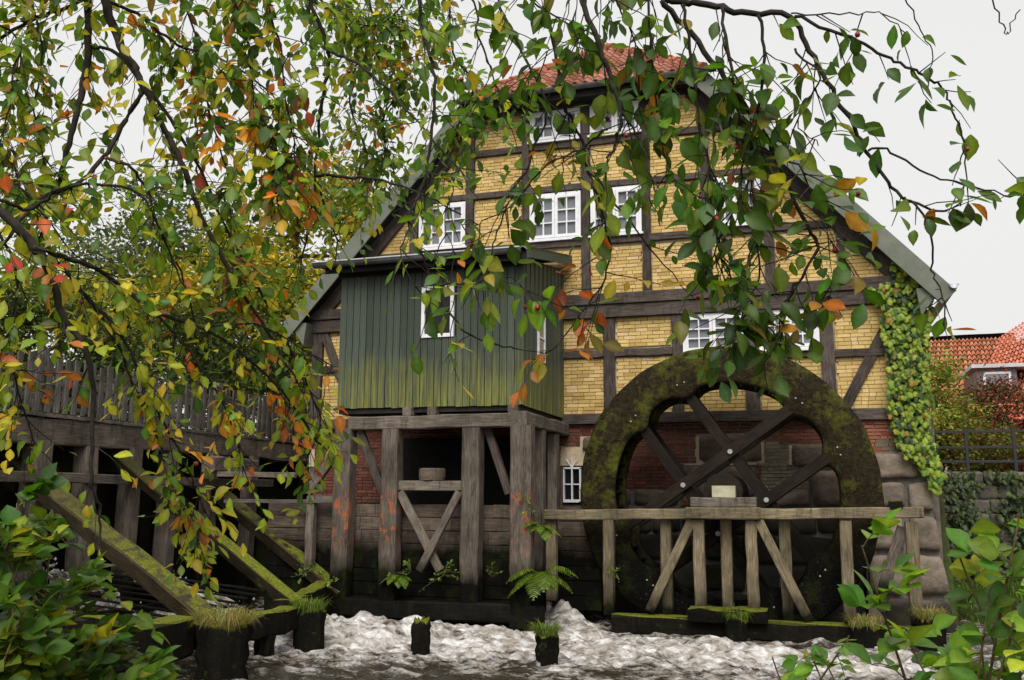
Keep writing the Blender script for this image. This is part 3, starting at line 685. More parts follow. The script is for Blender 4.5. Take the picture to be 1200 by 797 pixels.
# joists, frame and posts
for x in (-7.12, -6.62, -5.05): timber('joist', (x, YS - .1, 3.92), (x, -.1, 3.92), .17, .16, shed, 'timber_grey', (1, 0, 0))
timber('front_beam', (-8.32, YS, 3.70), (-4.92, YS, 3.72), .26, .25, shed, 'timber_grey', (0, 1, 0), .01, 7)
timber('side_beam', (SX1 + .0, YS - .14, 3.74), (SX1 + .0, -.06, 3.74), .3, .25, shed, 'timber_grey', (1, 0, 0), .012, 6)
for x, zb, w, mt in ((-8.42, .2, .34, 'timber_paint'), (-7.44, .25, .33, 'timber_paint'), (-5.83, .3, .34, 'timber_grey'), (-4.88, .1, .38, 'timber_paint')):
    timber('post', (x, YS, 3.59 if x > -8 and x < -5 else 3.62), (x, YS, zb), w, .32, shed, mt, (1, 0, 0), .012, 7)
for y in (-1.9, -.9): timber('post', (SX1 + .02, y, 3.61), (SX1 + .02, y, .2), .2, .24, shed, 'timber_grey', (1, 0, 0), .01, 5)
for x in (-8.4, -6.6): timber('post', (x, -.8, 3.88), (x, -.8, .0), .22, .24, shed, 'timber_dark', (1, 0, 0), .01, 5)
timber('brace', (-8.15, YS + .05, 3.55), (-7.6, YS + .05, 2.35), .12, .16, shed, 'timber_dark', (0, 1, 0))
timber('brace', (-5.62, YS + .2, 3.6), (-5.2, YS + .2, 2.4), .12, .14, shed, 'timber_dark', (0, 1, 0))
timber('brace', (-8.6, YS + .02, 3.2), (-9.2, YS + .02, 2.4), .12, .16, shed, 'timber_grey', (0, 1, 0))
timber('rail', (-7.28, YS, 2.54), (-6.0, YS, 2.54), .14, .18, shed, 'timber_grey', (0, 1, 0))
timber('cross_brace', (-7.25, YS - .03, 2.42), (-6.42, YS - .03, 1.02), .09, .15, shed, 'timber_grey', (0, 1, 0))
timber('cross_brace', (-6.03, YS - .13, 2.42), (-6.78, YS - .13, 1.02), .09, .14, shed, 'timber_grey', (0, 1, 0))
timber('foot_beam', (-8.9, YS - .02, .33), (-4.5, YS - .02, .33), .3, .32, shed, 'timber_wet_shade', (0, 1, 0), .015, 8)
timber('side_rail', (-9.0, YS, 2.28), (-8.55, YS, 2.28), .12, .12, shed, 'timber_grey', (0, 1, 0))
timber('short_post', (-9.1, YS, 2.33), (-9.1, YS, 1.0), .16, .16, shed, 'timber_grey', (1, 0, 0))
# round tub on the cross rail
tub = MB(); tp = [Vector((-6.68, YS + .14, z)) for z in (2.64, 2.7, 2.84, 2.86)]; tub.tube(tp, [.24, .25, .25, .22], 20)
tag(tub.build('wooden_tub', 'timber_planks', None), 'round flat wooden tub resting on the rail between the shed posts', 'tub')
# plank retaining wall behind the posts
rw = thing('plank_wall', 'weathered horizontal plank retaining wall behind the shed posts, black below from damp and painted shade', 'retaining wall', (-7, -2.7, 0))
for k in range(9):
    zz = 2.08 - .24 * k; xa = -10.2
    while xa < -4.95:
        L = R.uniform(1.6, 2.6); xb = min(xa + L, -4.95)
        timber('plank', (xa + .004, -2.72 + R.uniform(-.012, .012), zz), (xb - .004, -2.72 + R.uniform(-.012, .012), zz), .07, .228, rw, 'timber_planks', (0, 1, 0), .006, 4); xa = xb
bx('earth_fill', (-10.2, -2.66, -.6), (-4.95, .0, 1.15), 'earth', rw)
rw2 = thing('plank_wall', 'short damp plank wall beneath the arched cellar window beside the wheel', 'retaining wall', (-4, -1.6, 0))
for k in range(6): timber('plank', (-4.7, -1.62, 1.75 - .27 * k), (-3.75, -1.62, 1.75 - .27 * k), .08, .26, rw2, 'timber_planks', (0, 1, 0), .008, 3)
bx('earth_fill', (-4.75, -1.56, -.6), (-4.2, .0, 1.7), 'earth', rw2)
# ------------------------------------------------------------------ water wheel
WC = Vector((-1.45, 0, 2.45)); WR, WI = 2.65, 1.98; YF, YB = -1.9, -.75
wheel = thing('water_wheel', 'huge dark mossy wooden water wheel in front of the mill wall', 'water wheel', (WC.x, -1.3, 0))
SPA = [20, 50, 110, 140, 200, 230, 290, 320]
def inner(an):
    d = min(min(abs((math.degrees(an) - s + 180) % 360 - 180) for s in SPA), 99)
    return WI - .17 * math.exp(-(d / 6.5) ** 2)
def ring(y0, y1, name):
    vs, fs = [], []; N = 144; prof = 6
    for i in range(N):
        an = 2 * math.pi * i / N; ri = inner(an); c, s = math.cos(an), math.sin(an)
        nz = .035 * noise.noise(Vector((c * 5, s * 5, y0)))
        rr = [(ri, y1), (ri, y0 + .02), (lerp(ri, WR, .08), y0), (lerp(ri, WR, .5), y0 - .025), (WR - .05, y0), (WR + nz, y0 + .05), (WR + nz, y1)]
        for r, y in rr: vs.append((WC.x + c * r, y + .03 * noise.noise(Vector((c * r * 2.4, s * r * 2.4, y))), WC.z + s * r))
    m = 7
    for i in range(N):
        j = (i + 1) % N
        for k in range(m): k2 = (k + 1) % m; fs.append((i * m + k, j * m + k, j * m + k2, i * m + k2))
    return obj(name, mesh_of(name, vs, fs, 'wheel_wood', None, True), wheel)
ring(YF, YF + .12, 'rim'); ring(YB - .12, YB, 'rim')
NPD = 48
for i in range(NPD):
    an = 2 * math.pi * i / NPD; c, s = math.cos(an), math.sin(an)
    a = Vector((WC.x + c * 2.03, (YF + YB) / 2, WC.z + s * 2.03)); an2 = an + .09
    b = Vector((WC.x + math.cos(an2) * 2.6, (YF + YB) / 2, WC.z + math.sin(an2) * 2.6))
    timber('paddle', a, b, YB - YF - .26, .035, wheel, 'spoke_wood', (0, 1, 0), .002, 1)
# sole boards closing the drum, leaving slits
for i in range(NPD):
    an = 2 * math.pi * (i + .5) / NPD; c, s = math.cos(an), math.sin(an); t = Vector((-s, 0, c)); p = Vector((WC.x + c * 2.12, (YF + YB) / 2, WC.z + s * 2.12))
    timber('sole_board', p - t * .1, p + t * .1, YB - YF - .26, .03, wheel, 'spoke_wood', (0, 1, 0), .002, 1)
for yy in (YF + .06, YB - .06):
    for ang, dy in ((35, 0), (125, .1)):
        d = Vector((math.cos(rad(ang)), 0, math.sin(rad(ang)))); nn = Vector((-d.z, 0, d.x))
        for o in (-.52, .52):
            h = math.sqrt(2.1 ** 2 - o * o); c = WC + nn * o + Vector((0, yy + (dy if yy < -1.3 else -dy), 0))
            timber('spoke', c - d * h, c + d * h, .1, .2, wheel, 'spoke_wood', (0, 1, 0), .004, 6)
for an in (35 + 45, 125 + 45, 215 + 45, 305 + 45):
    mb = MB(); p = WC + Vector((math.cos(rad(an)) * .735, 0, math.sin(rad(an)) * .735)); mb.tube([p + Vector((0, YF - .02, 0)), p + Vector((0, YF + .05, 0))], [.045, .045], 10); mb.build('bolt', 'bolt', wheel)
for an in SPA:
    for k in (-.07, .07):
        p = WC + Vector((math.cos(rad(an)), 0, math.sin(rad(an)))) * 2.1 + Vector((-math.sin(rad(an)), 0, math.cos(rad(an)))) * k
        mb = MB(); mb.tube([p + Vector((0, YF - .035, 0)), p + Vector((0, YF + .05, 0))], [.016, .016], 6); mb.build('bolt', 'bolt', wheel)
mb = MB(); mb.tube([WC + Vector((0, y, 0)) for y in (-2.42, -2.2, -2.18, -.3)], [.13, .13, .34, .34], 16); mb.build('axle', 'spoke_wood', wheel, smooth=False)
# ------------------------------------------------------------------ wheel platform (trestle)
YP = -2.3
pl = thing('wheel_trestle', 'weathered timber trestle with posts and diagonal braces carrying the wheel bearing', 'trestle', (-1.4, YP, 0))
timber('top_beam', (-4.66, YP, 2.03), (-2.04, YP, 2.07), .24, .18, pl, 'timber_platform', (0, 1, 0), .008, 6)
timber('top_beam', (-.82, YP, 2.08), (1.76, YP, 2.14), .24, .18, pl, 'timber_platform', (0, 1, 0), .008, 6)
timber('bearing_beam', (-2.06, YP - .04, 2.085), (-.8, YP - .04, 2.095), .34, .2, pl, 'timber_platform', (0, 1, 0), .006, 3)
timber('bearing_block', (-1.98, YP - .02, 2.27), (-.87, YP - .02, 2.275), .3, .17, pl, 'timber_grey', (0, 1, 0), .006, 3)
capm = MB(); capm.box((-1.61, YP - .14, 2.362), (-1.22, YP + .14, 2.56)); tag(capm.build('bearing_cap', 'capstone', pl), 'pale square bearing cover')
for x, zb, dy in ((-3.47, .3, 0), (-2.45, .35, .12), (-1.87, .3, 0), (-1.43, .3, .3), (-.98, .3, 0), (-.43, .3, .2), (.55, .3, 0), (1.57, -.1, 0), (-4.55, .5, .1)):
    timber('post', (x + R.uniform(-.01, .01), YP + dy, 1.97 if abs(x + 1.43) < .6 else 1.99), (x, YP + dy, zb), .19, .18, pl, 'timber_platform', (1, 0, 0), .008, 5)
timber('brace', (-1.98, YP - .05, 1.97), (-2.75, YP - .05, .4), .1, .16, pl, 'timber_platform', (0, 1, 0)); timber('brace', (-.84, YP - .05, 1.97), (-.1, YP - .05, .35), .1, .16, pl, 'timber_platform', (0, 1, 0))
timber('brace', (1.45, YP + .12, 1.9), (1.1, YP + .12, .9), .1, .18, pl, 'timber_grey', (0, 1, 0))
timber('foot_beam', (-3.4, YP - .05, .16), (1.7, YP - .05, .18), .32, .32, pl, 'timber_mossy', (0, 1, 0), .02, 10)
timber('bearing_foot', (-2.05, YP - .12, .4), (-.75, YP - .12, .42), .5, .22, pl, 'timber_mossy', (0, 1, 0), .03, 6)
timber('stub', (1.25, YP - .02, 2.25), (1.45, YP - .02, 2.26), .22, .14, pl, 'timber_mossy', (0, 1, 0), .01, 3)
# ------------------------------------------------------------------ sluice, footbridge and struts on the left
STR = [(C(232, 718, 12.8), C(-12, 522, 15.4), .30, 'timber_strut', 'thick mossy diagonal strut running down to the grassy piling nearest the rose bush'),
       (C(345, 708, 14.7), C(108, 512, 17.1), .22, 'timber_strut_mossy', 'bright moss-covered diagonal strut ending at the grass-topped piling in the foam'),
       (C(392, 692, 17.3), C(236, 562, 19.4), .27, 'timber_strut', 'dark diagonal strut running down to the shed foot beam')]
for b, a, w, mt, lb in STR:
    o = timber('strut', a, b + (b - a).normalized() * .2, w * .95, w, None, mt, (0, 1, .5), .012, 10); tag(o, lb, 'beam', 'sluice struts')
br = thing('footbridge', 'old grey timber footbridge with a picket railing over the sluice, left of the mill', 'bridge', (-12, -3, 0))
BX = -11.85
ya = -10.5
while ya < 4.2:
    yb = ya + 3.4
    timber('edge_beam', (BX + R.uniform(-.03, .03), ya, 3.36 + R.uniform(-.03, .03)), (BX, yb - .02, 3.36 + R.uniform(-.03, .03)), .2, .42, br, 'timber_grey', (1, 0, 0), .015, 6)
    ya = yb
timber('edge_beam', (BX - 1.3, -10.5, 3.36), (BX - 1.3, 5, 3.36), .2, .4, br, 'timber_grey', (1, 0, 0), .01, 8)
y = -10.4
while y < 4.4:
    timber('deck_board', (BX - 1.45, y, 3.61), (BX + .12, y, 3.61), .2, .06, br, 'fence_wood', (0, 1, 0), .004, 2); y += .22
y = -10.3
while y < 4.4:
    timber('picket', (BX + .06, y, 3.66), (BX + .06 + R.uniform(-.02, .02), y + R.uniform(-.015, .015), 4.56 + R.uniform(-.05, .05)), .03, R.uniform(.09, .13), br, 'fence_wood', (1, 0, 0), .002, 2); y += R.uniform(.17, .23)
y = -10.3
while y < 4.4:
    timber('picket', (BX - 1.36, y, 3.66), (BX - 1.36, y, 4.52 + R.uniform(-.04, .04)), .03, .11, br, 'fence_wood', (1, 0, 0), .002, 2); y += .26
for z in (3.9, 4.36): timber('railing', (BX + .02, -10.4, z), (BX + .02, 4.4, z), .05, .09, br, 'fence_wood', (1, 0, 0), .004, 8); timber('railing', (BX - 1.32, -10.4, z), (BX - 1.32, 4.4, z), .05, .09, br, 'fence_wood', (1, 0, 0), .004, 8)
for y in (-9.3, -7.0, -4.6, -2.2, .4, 3.0): timber('railing_post', (BX - .06, y, 3.1), (BX - .06, y, 4.7), .14, .16, br, 'fence_wood', (1, 0, 0), .006, 3)
sl = thing('sluice_gate', 'dark weathered sluice frame with upright posts under the footbridge', 'sluice', (-12, -5, 0))
for y, w in ((-9.6, .3), (-8.3, .3), (-7.0, .34), (-5.9, .3), (-4.8, .3), (-3.7, .3), (-2.4, .28), (-1.0, .28)):
    timber('gate_post', (BX + R.uniform(-.04, .04), y, 3.2), (BX, y, -.5), w, w, sl, 'timber_grey', (1, 0, 0), .015, 6)
y = -10.4
while y < 0:
    timber('gate_board', (BX - .35, y, -.6), (BX - .35, y, 2.5 + R.uniform(-.2, .4)), .06, .24, sl, 'timber_wet_shade', (1, 0, 0), .004, 2); y += .25
for z in (2.6,): timber('gate_rail', (BX + .2, -10.2, z), (BX + .2, -.4, z), .12, .16, sl, 'timber_grey', (1, 0, 0), .012, 8)
timber('windlass', (BX + .5, -3.2, 2.95), (BX + .5, -1.6, 2.95), .3, .3, sl, 'timber_grey', (1, 0, 0), .02, 5)
timber('gate_rail', (BX + .9, -3.4, 2.75), (-9.3, -3.3, 2.72), .1, .1, sl, 'timber_grey', (0, 1, 0), .01, 4); timber('gate_rail', (-11, -3.05, 2.22), (-8.6, -3.05, 2.25), .1, .07, sl, 'fence_wood', (0, 1, 0), .006, 4)
# slatted rack lying over the tail water
rk = thing('slat_rack', 'soaked slatted timber rack over white water between the diagonal struts', 'rack', (-9.8, -7, .6))
for k in range(9):
    yy = -7.75 + k * .26
    timber('slat', (-11.3, yy, .80 + k * .035), (-8.35, yy, .56 + k * .035), .09, .022, rk, 'timber_wet_shade', (0, 1, 0), .006, 5)
for x in (-11.0, -9.7, -8.5): timber('bearer', (x, -7.9, .78 - (x + 11.3) * .08), (x, -5.75, .78 - (x + 11.3) * .08), .12, .1, rk, 'timber_wet_shade', (1, 0, 0), .006, 3)
# mossy sill beams
def sill(p0, p1, w, h, lb, mt='timber_mossy'): tag(timber('sill_beam', p0, p1, w, h, None, mt, None, .02, 10), lb, 'beam')
sill((-8.35, -11.4, .42), (-8.0, -8.2, .5), .42, .5, 'moss-topped black sill beam between the rose bush and the large grassy piling')
sill((-7.85, -8.1, .5), (-7.6, -6.0, .5), .3, .34, 'mossy sill beam linking the two grassy pilings')
sill((-7.9, -5.9, .55), (-8.6, -3.3, .62), .3, .34, 'mossy sill beam between the foam piling and the shed foot')
sill((-10.9, -7.95, .62), (-8.2, -8.0, .5), .2, .2, 'low mossy beam along the near side of the slatted rack')
# pilings
def piling(x, y, h, r, label, grass=0, dry=False, lean=0.0):
    p = thing('piling', label, 'piling', (x, y, 0), 'old pilings in the mill race')
    mb = MB(); N = 22; vs = []; fs = []
    rings = [(-.9, 1.0), (-.02, 1.0), (h * .2, .93), (h * .4, 1.02), (h * .6, .95), (h * .8, 1.06), (h * .93, 1.0), (h, .86)]
    prof = [R.uniform(.78, 1.14) for _ in range(N)]
    for z, k in rings:
        for i in range(N):
            a = 2 * math.pi * i / N; vs.append((x + lean * z + r * k * prof[i] * math.cos(a) + R.uniform(-.02, .02), y + r * k * prof[i] * math.sin(a) + R.uniform(-.02, .02), z + (R.uniform(-.09, .04) if z > h * .9 else 0)))
    for j in range(len(rings) - 1):
        for i in range(N): i2 = (i + 1) % N; fs.append((j * N + i, j * N + i2, j * N + N + i2, j * N + N + i))
    vs.append((x + lean * h, y, h - .03)); fs += [((len(rings) - 1) * N + i, (len(rings) - 1) * N + (i + 1) % N, len(vs) - 1) for i in range(N)]
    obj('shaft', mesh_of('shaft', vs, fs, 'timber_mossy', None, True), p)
    if grass:
        vs, fs, cs = [], [], []
        for _ in range(grass):
            a = R.uniform(0, 6.28); q = r * math.sqrt(R.random()) * 1.05; b = Vector((x + lean * h + q * math.cos(a), y + q * math.sin(a), h - .04))
            d = Vector((math.cos(a) * R.uniform(.1, 1.0), math.sin(a) * R.uniform(.1, 1.0), 1)).normalized(); L = R.uniform(.08, .3)
            t = Vector((-d.y, d.x, 0)).normalized() * .006; m = b + d * L * .6; e = b + d * L + Vector((d.x, d.y, 0)) * L * .5 - Vector((0, 0, L * R.uniform(.0, 1.1)))
            n = len(vs); vs += [b - t, b + t, m + t * .8, m - t * .8, e]; fs += [(n, n + 1, n + 2, n + 3), (n + 3, n + 2, n + 4)]
            c = mixc((.05, .10, .012), (.20, .27, .03), R.random())
            if dry and R.random() < .65: c = mixc((.25, .2, .07), (.4, .33, .14), R.random())
            cs += [c] * 5
        obj('grass', mesh_of('grass', vs, fs, 'leaf', cs), p, None, 'stuff')
    return p
piling(-5.72, -5.52, .50, .135, 'short mossy round piling standing alone in the foam below the shed')
piling(-3.71, -5.65, .44, .17, 'stubby dark piling with a bright grass tuft beside the water chute', 300)
piling(-7.42, -5.9, .66, .22, 'tall grass-topped piling at the foot of the bright mossy strut', 420)
piling(-7.35, -8.2, .74, .34, 'broad piling overgrown with dry straw-coloured grass', 900, True)
piling(-7.68, -6.7, .45, .14, 'thin rotten black piling under the linking sill beam', 0)
piling(.75, -2.5, .38, .24, 'grass-topped piling against the trestle foot behind the shrub', 400, True)
piling(-1.25, -2.62, .42, .2, 'mossy piling with a grass tuft under the wheel bearing', 300)
piling(1.72, -2.62, .55, .2, 'piling with dry grass under the right end of the trestle', 320, True)
# chute of white water between shed and wheel, and the gush from the sluice
def cascade(name, label, pts, wid, drop_n=46, amp=.05):
    vs, fs, cs = [], [], []; n = len(pts); m = 22
    for i, (p, w) in enumerate(zip(pts, wid)):
        t = (pts[min(i + 1, n - 1)] - pts[max(0, i - 1)]); s = Vector((0, 0, 1)).cross(t).normalized() if abs(t.x) + abs(t.y) > 1e-4 else Vector((0, 1, 0))
        for k in range(m):
            u = k / (m - 1) - .5; q = p + s * (u * w); nn = noise.noise(Vector((q.x * 5, q.y * 5, q.z * 2))) + noise.noise(Vector((q.x * 13, q.y * 13, q.z * 6))) * .6
            q = q + Vector((nn * amp * .6, nn * amp * .5, nn * amp + .05 * (1 - 4 * u * u))); vs.append(q); cs.append((.55 + nn * .5, 0, 0))
    for i in range(n - 1):
        for k in range(m - 1): fs.append((i * m + k, i * m + k + 1, i * m + m + k + 1, i * m + m + k))
    for _ in range(drop_n):                                   # thrown clots of spray
        i = R.randrange(n); p = pts[i] + rv(.5) * wid[i] * .9; p.z = pts[i].z + abs(R.gauss(0, .12)); s = R.uniform(.012, .04)
        b = len(vs); vs += [p + Vector(d) * s for d in ((1, 0, 0), (-1, 0, 0), (0, 1, 0), (0, -1, 0), (0, 0, 1), (0, 0, -1))]
        fs += [(b + a, b + c, b + e) for a, c, e in ((0, 2, 4), (2, 1, 4), (1, 3, 4), (3, 0, 4), (2, 0, 5), (1, 2, 5), (3, 1, 5), (0, 3, 5))]; cs += [(1, 0, 0)] * 6
    o = obj(name, mesh_of(name, vs, fs, 'water', cs, True)); tag(o, label, 'white water', None, 'stuff')
0 and cascade('water_chute', 'white water tumbling down a chute between the shed and the wheel trestle', smoothpath([Vector((-4.3, -1.7, .72)), Vector((-4.25, -2.3, .62)), Vector((-4.1, -2.8, .42)), Vector((-3.85, -3.3, .22)), Vector((-3.5, -3.9, .05))], 6), [.35 + .045 * i for i in range(25)], 60)
cascade('sluice_gush', 'white gush of water bursting through the sluice behind the slatted rack', smoothpath([Vector((-12.0, -6.5, 1.0)), Vector((-11.7, -6.5, 1.05)), Vector((-11.3, -6.5, .9)), Vector((-10.9, -6.6, .55)), Vector((-10.2, -6.6, .3))], 5), [.5 + .05 * i for i in range(21)], 40, .09)
cascade('sluice_gush', 'white gush of water behind the bright mossy strut', smoothpath([Vector((-12.0, -4.3, .8)), Vector((-11.3, -4.3, .75)), Vector((-10.4, -4.4, .45)), Vector((-9.4, -4.5, .2))], 5), [.6 + .05 * i for i in range(16)], 30, .09)
# ------------------------------------------------------------------ small plants on the walls
def fern(x, y, z, label, n=9, L=.55, face=(0, -1, 0)):
    f = thing('fern', label, 'fern', (x, y, z)); fc = Vector(face)
    for k in range(n):
        a = R.uniform(-1.5, 1.5); d = Vector((math.sin(a), -math.cos(a) * .8, .0)) if fc.y else fc
        l = L * R.uniform(.7, 1.15); p = Vector((x, y, z)); up = R.uniform(.2, 1.0); pts = [p]
        for i in range(10):
            p = p + (d * (.6 + .05 * i) + Vector((0, 0, up - .2 * i))).normalized() * l / 10; pts.append(p)
        mb = MB(); mb.tube(pts, [.004] * 11, 3, (.10, .13, .02), False)
        for i in range(1, 11):
            w = l * .26 * math.sin(math.pi * min(1, (i + 1.2) / 11.5)) + .01; t = (pts[i] - pts[i - 1]).normalized(); s = t.cross(Vector((0, 0, 1))).normalized()
            for sg in (-1, 1):
                for q in (0, .5):
                    b = pts[i] - t * q * l / 10; e = b + (s * sg + t * .35).normalized() * w - Vector((0, 0, w * .25)); hw = t * .011
                    c = mixc((.06, .12, .012), (.20, .29, .03), R.random()); mb.add([b - hw, b + hw, lerp(b, e, .6) + hw * 1.2, e, lerp(b, e, .6) - hw * 1.2], [(0, 1, 2, 3, 4)], c)
        mb.build('frond', 'leaf', f)
    return f
fern(-4.55, -3.0, .95, 'large drooping fern between the shed corner post and the trestle', 13, .72)
fern(-4.6, -2.9, 1.75, 'upper fern tuft at the shed corner post below the side beam', 8, .5)
fern(-7.2, -3.1, .85, 'small bright fern at the second shed post', 8, .4)
def weed(x, y, z, label, n=60, s=.06, spread=.3, col0=(.05, .10, .012), col1=(.2, .28, .035), sing=40):
    w = thing('weed', label, 'weed', (x, y, z)); it = []; mb = MB()
    for k in range(max(4, n // 9)):
        d = (rv() + Vector((0, -.6, .5))).normalized(); p = Vector((x, y, z)); pts = [p]
        L = spread * R.uniform(.6, 1.3)
        for i in range(5): p = p + (d + Vector((0, 0, -.12 * i)) + rv(.25)) * L / 5; pts.append(p)
        mb.tube(pts, [.005 - .0007 * i for i in range(6)], 4, None, False)
        for _ in range(9):
            q = pts[R.randrange(1, 6)] + rv(.02); it.append((leaf_matrix(q, (d + rv(.9)), (Vector((0, -.5, 1)) + rv(.5)).normalized(), s * R.uniform(.6, 1.3)), mixc(col0, col1, R.random())))
    mb.build('stem', 'stem', w); leafset(w, it, LEAF, 'L', 'leaf', sing)
weed(-6.95, -3.1, 1.0, 'green weed growing at the foot of the crossed braces')
weed(-6.3, -3.15, .95, 'leafy weed clump right of the crossed braces', 80, .06, .38)
weed(-5.45, -3.0, .95, 'thin weed between the two right shed posts', 40, .05, .3)
weed(-8.7, -3.5, 1.0, 'weeds trailing along the dark strut by the shed foot', 70, .06, .4)
weed(-3.35, -2.45, 1.0, 'small weed on the left trestle post', 36, .06, .2)
weed(-8.4, -3.6, .75, 'bright weed tuft on the sill beam by the shed foot', 60, .06, .25, (.1, .16, .02), (.28, .34, .04))
weed(-4.7, -3.05, 2.2, 'leafy weed climbing the shed corner post', 60, .06, .35)
weed(-8.0, -7.6, .75, 'weeds on the mossy sill beneath the thick strut', 80, .07, .3, (.1, .14, .02), (.28, .3, .05))
# ------------------------------------------------------------------ right bank: wall, ivy cover, grass, railing
bw = thing('bank_wall', 'rough stone bank wall overgrown with ivy below the black railing', 'wall', (6, 4, .4))
z = .5
while z < 2.8:
    x = 2.6
    while x < 11:
        w = R.uniform(.3, .7); stone([(x, z), (x + w - .02, z), (x + w - .02, z + .3), (x, z + .3)], 3.9 + (z - .5) * .2, .3, mixc((.10, .09, .07), (.17, .15, .12), R.random()), bw, 'stone', .06); x += w
    z += .31
slab('wall_core', [(2.3, 4.02, .2), (40, 4.02, .2), (40, 4.6, 2.95), (2.3, 4.6, 2.95)], .3, 'earth', bw)
def groundcover(name, label, cat, n, fn, s0, s1, c0, c1, geos=IVY, single=60):
    g = thing(name, label, cat, fn(.5, .5)[0]); it = []
    for _ in range(n):
        p, nr = fn(R.random(), R.random()); d = (Vector((R.uniform(-.6, .6), -.3, -1)) - nr * (-.25)).normalized()
        it.append((leaf_matrix(p, d + rv(.35), (nr + rv(.4)).normalized(), R.uniform(s0, s1)), mixc(c0, c1, R.random() ** 1.6)))
    leafset(g, it, geos, name, 'leaf', single); return g
def fbank(u, v):
    x = 2.55 + u * 9; zz = .55 + v * 2.45; b = .15 + .35 * max(0, noise.noise(Vector((x * 1.1, zz * 1.4, 2)))) + .25 * (1 - v)
    if noise.noise(Vector((x * .9 + 4, zz * 1.2, 7))) > .28 and v > .35: b = -.05
    return Vector((x, 3.85 + (zz - .5) * .2 - b * R.random(), zz)), Vector((0, -.9, .4))
groundcover('bank_ivy', 'dark ivy sheet hanging over the stone bank wall', 'ivy', 5200, fbank, .07, .15, (.015, .03, .006), (.09, .14, .02))
vs, fs, cs = [], [], []
for _ in range(6500):
    x = 2.55 + R.random() ** 1.3 * 7; y = R.uniform(.6, 3.7); z0 = ground_h(x, y) - .02; a = R.uniform(0, 6.28); L = R.uniform(.12, .38)
    d = Vector((math.cos(a) * .45, math.sin(a) * .45, 1)).normalized(); t = Vector((-math.sin(a), math.cos(a), 0)) * .008; b = Vector((x, y, z0)); m = b + d * L * .6; e = b + d * L + Vector((d.x, d.y, -.1)) * L * .4
    n = len(vs); vs += [b - t, b + t, m + t, m - t, e]; fs += [(n, n + 1, n + 2, n + 3), (n + 3, n + 2, n + 4)]; cs += [mixc((.035, .07, .01), (.14, .22, .03), R.random())] * 5
tag(obj('grass', mesh_of('grass', vs, fs, 'leaf', cs)), 'bright green grass on the river bank at the mill corner', 'grass', None, 'stuff')
rl = thing('railing', 'black iron railing on top of the bank wall right of the mill', 'railing', (5, 4.9, 2.9))
for z in (3.92, 3.55, 3.22): timber('rail', (2.3, 4.9, z), (11.5, 4.9, z), .05, .06, rl, 'iron_black', (0, 1, 0), .002, 3)
for x in (2.55, 3.55, 4.55, 5.6, 6.8, 8, 9.2): timber('railing_post', (x, 4.9, 2.85), (x, 4.9, 3.98), .07, .07, rl, 'iron_black', (1, 0, 0), .001, 2)
# ------------------------------------------------------------------ climbing vine on the mill corner
IP = [(1046, 296), (1092, 333), (1096, 350), (1088, 400), (1086, 480), (1096, 535), (1108, 556), (1096, 575), (1080, 548), (1052, 520), (1042, 480), (1040, 420), (1031, 372), (1044, 360), (1022, 352), (1018, 336), (1046, 328)]
def inside(x, y, P):
    c = False
    for i in range(len(P)):
        a, b = P[i], P[i - 1]
        if (a[1] > y) != (b[1] > y) and x < (b[0] - a[0]) * (y - a[1]) / (b[1] - a[1]) + a[0]: c = not c
    return c
iv = thing('climbing_vine', 'bright yellow-green creeper climbing the right corner of the mill up to the eaves', 'creeper', (2.1, -.3, 3.0)); it = []
while len(it) < 1750:
    px, py = R.uniform(1012, 1112), R.uniform(292, 578)
    if not inside(px, py, IP): continue
    Yp = -.08 - .22 * R.random() - (.25 if py > 520 else 0); p = W(px, py, Yp)
    if p.x > 2.2 and p.z > 3.4: p = W(px, py, Yp); p.x = min(p.x, 2.36)
    c = mixc((.10, .20, .014), (.38, .47, .04), R.random() ** .9)
    if R.random() < .03: c = (.4, .22, .04)
    if R.random() < .22: c = (.03, .07, .01)
    it.append((leaf_matrix(p, Vector((R.uniform(-.6, .6), -.35, -1)), (Vector((R.uniform(-.5, .5), -1, .45))).normalized(), R.uniform(.075, .14)), c))
for _ in range(700):       # the sheet turning round onto the side wall
    p = Vector((2.2 + R.uniform(.0, .14), R.uniform(-.1, 2.5), R.uniform(3.2, 6.2)))
    it.append((leaf_matrix(p, Vector((.2, R.uniform(-.5, .5), -1)), (Vector((1, R.uniform(-.6, .2), .4))).normalized(), R.uniform(.075, .14)), mixc((.10, .17, .012), (.36, .42, .035), R.random())))
mb = MB()
for k in range(7):
    pts = [W(lerp(1090, 1060, R.random()), 560, -.12)]
    for q in range(8): pts.append(W(1066 + R.uniform(-22, 18), 545 - q * 27, -.07))
    mb.tube([Vector((min(p.x, 2.2), p.y, p.z)) for p in pts], [.014 - .001 * i for i in range(9)], 5)
mb.tube([W(1030, 350, -.03), W(1010, 330, -.03), W(998, 310, -.03), W(990, 300, -.03)], [.012, .01, .008, .005], 5)
mb.build('stem', 'stem', iv); leafset(iv, it, IVY, 'ivy', 'leaf', 300)
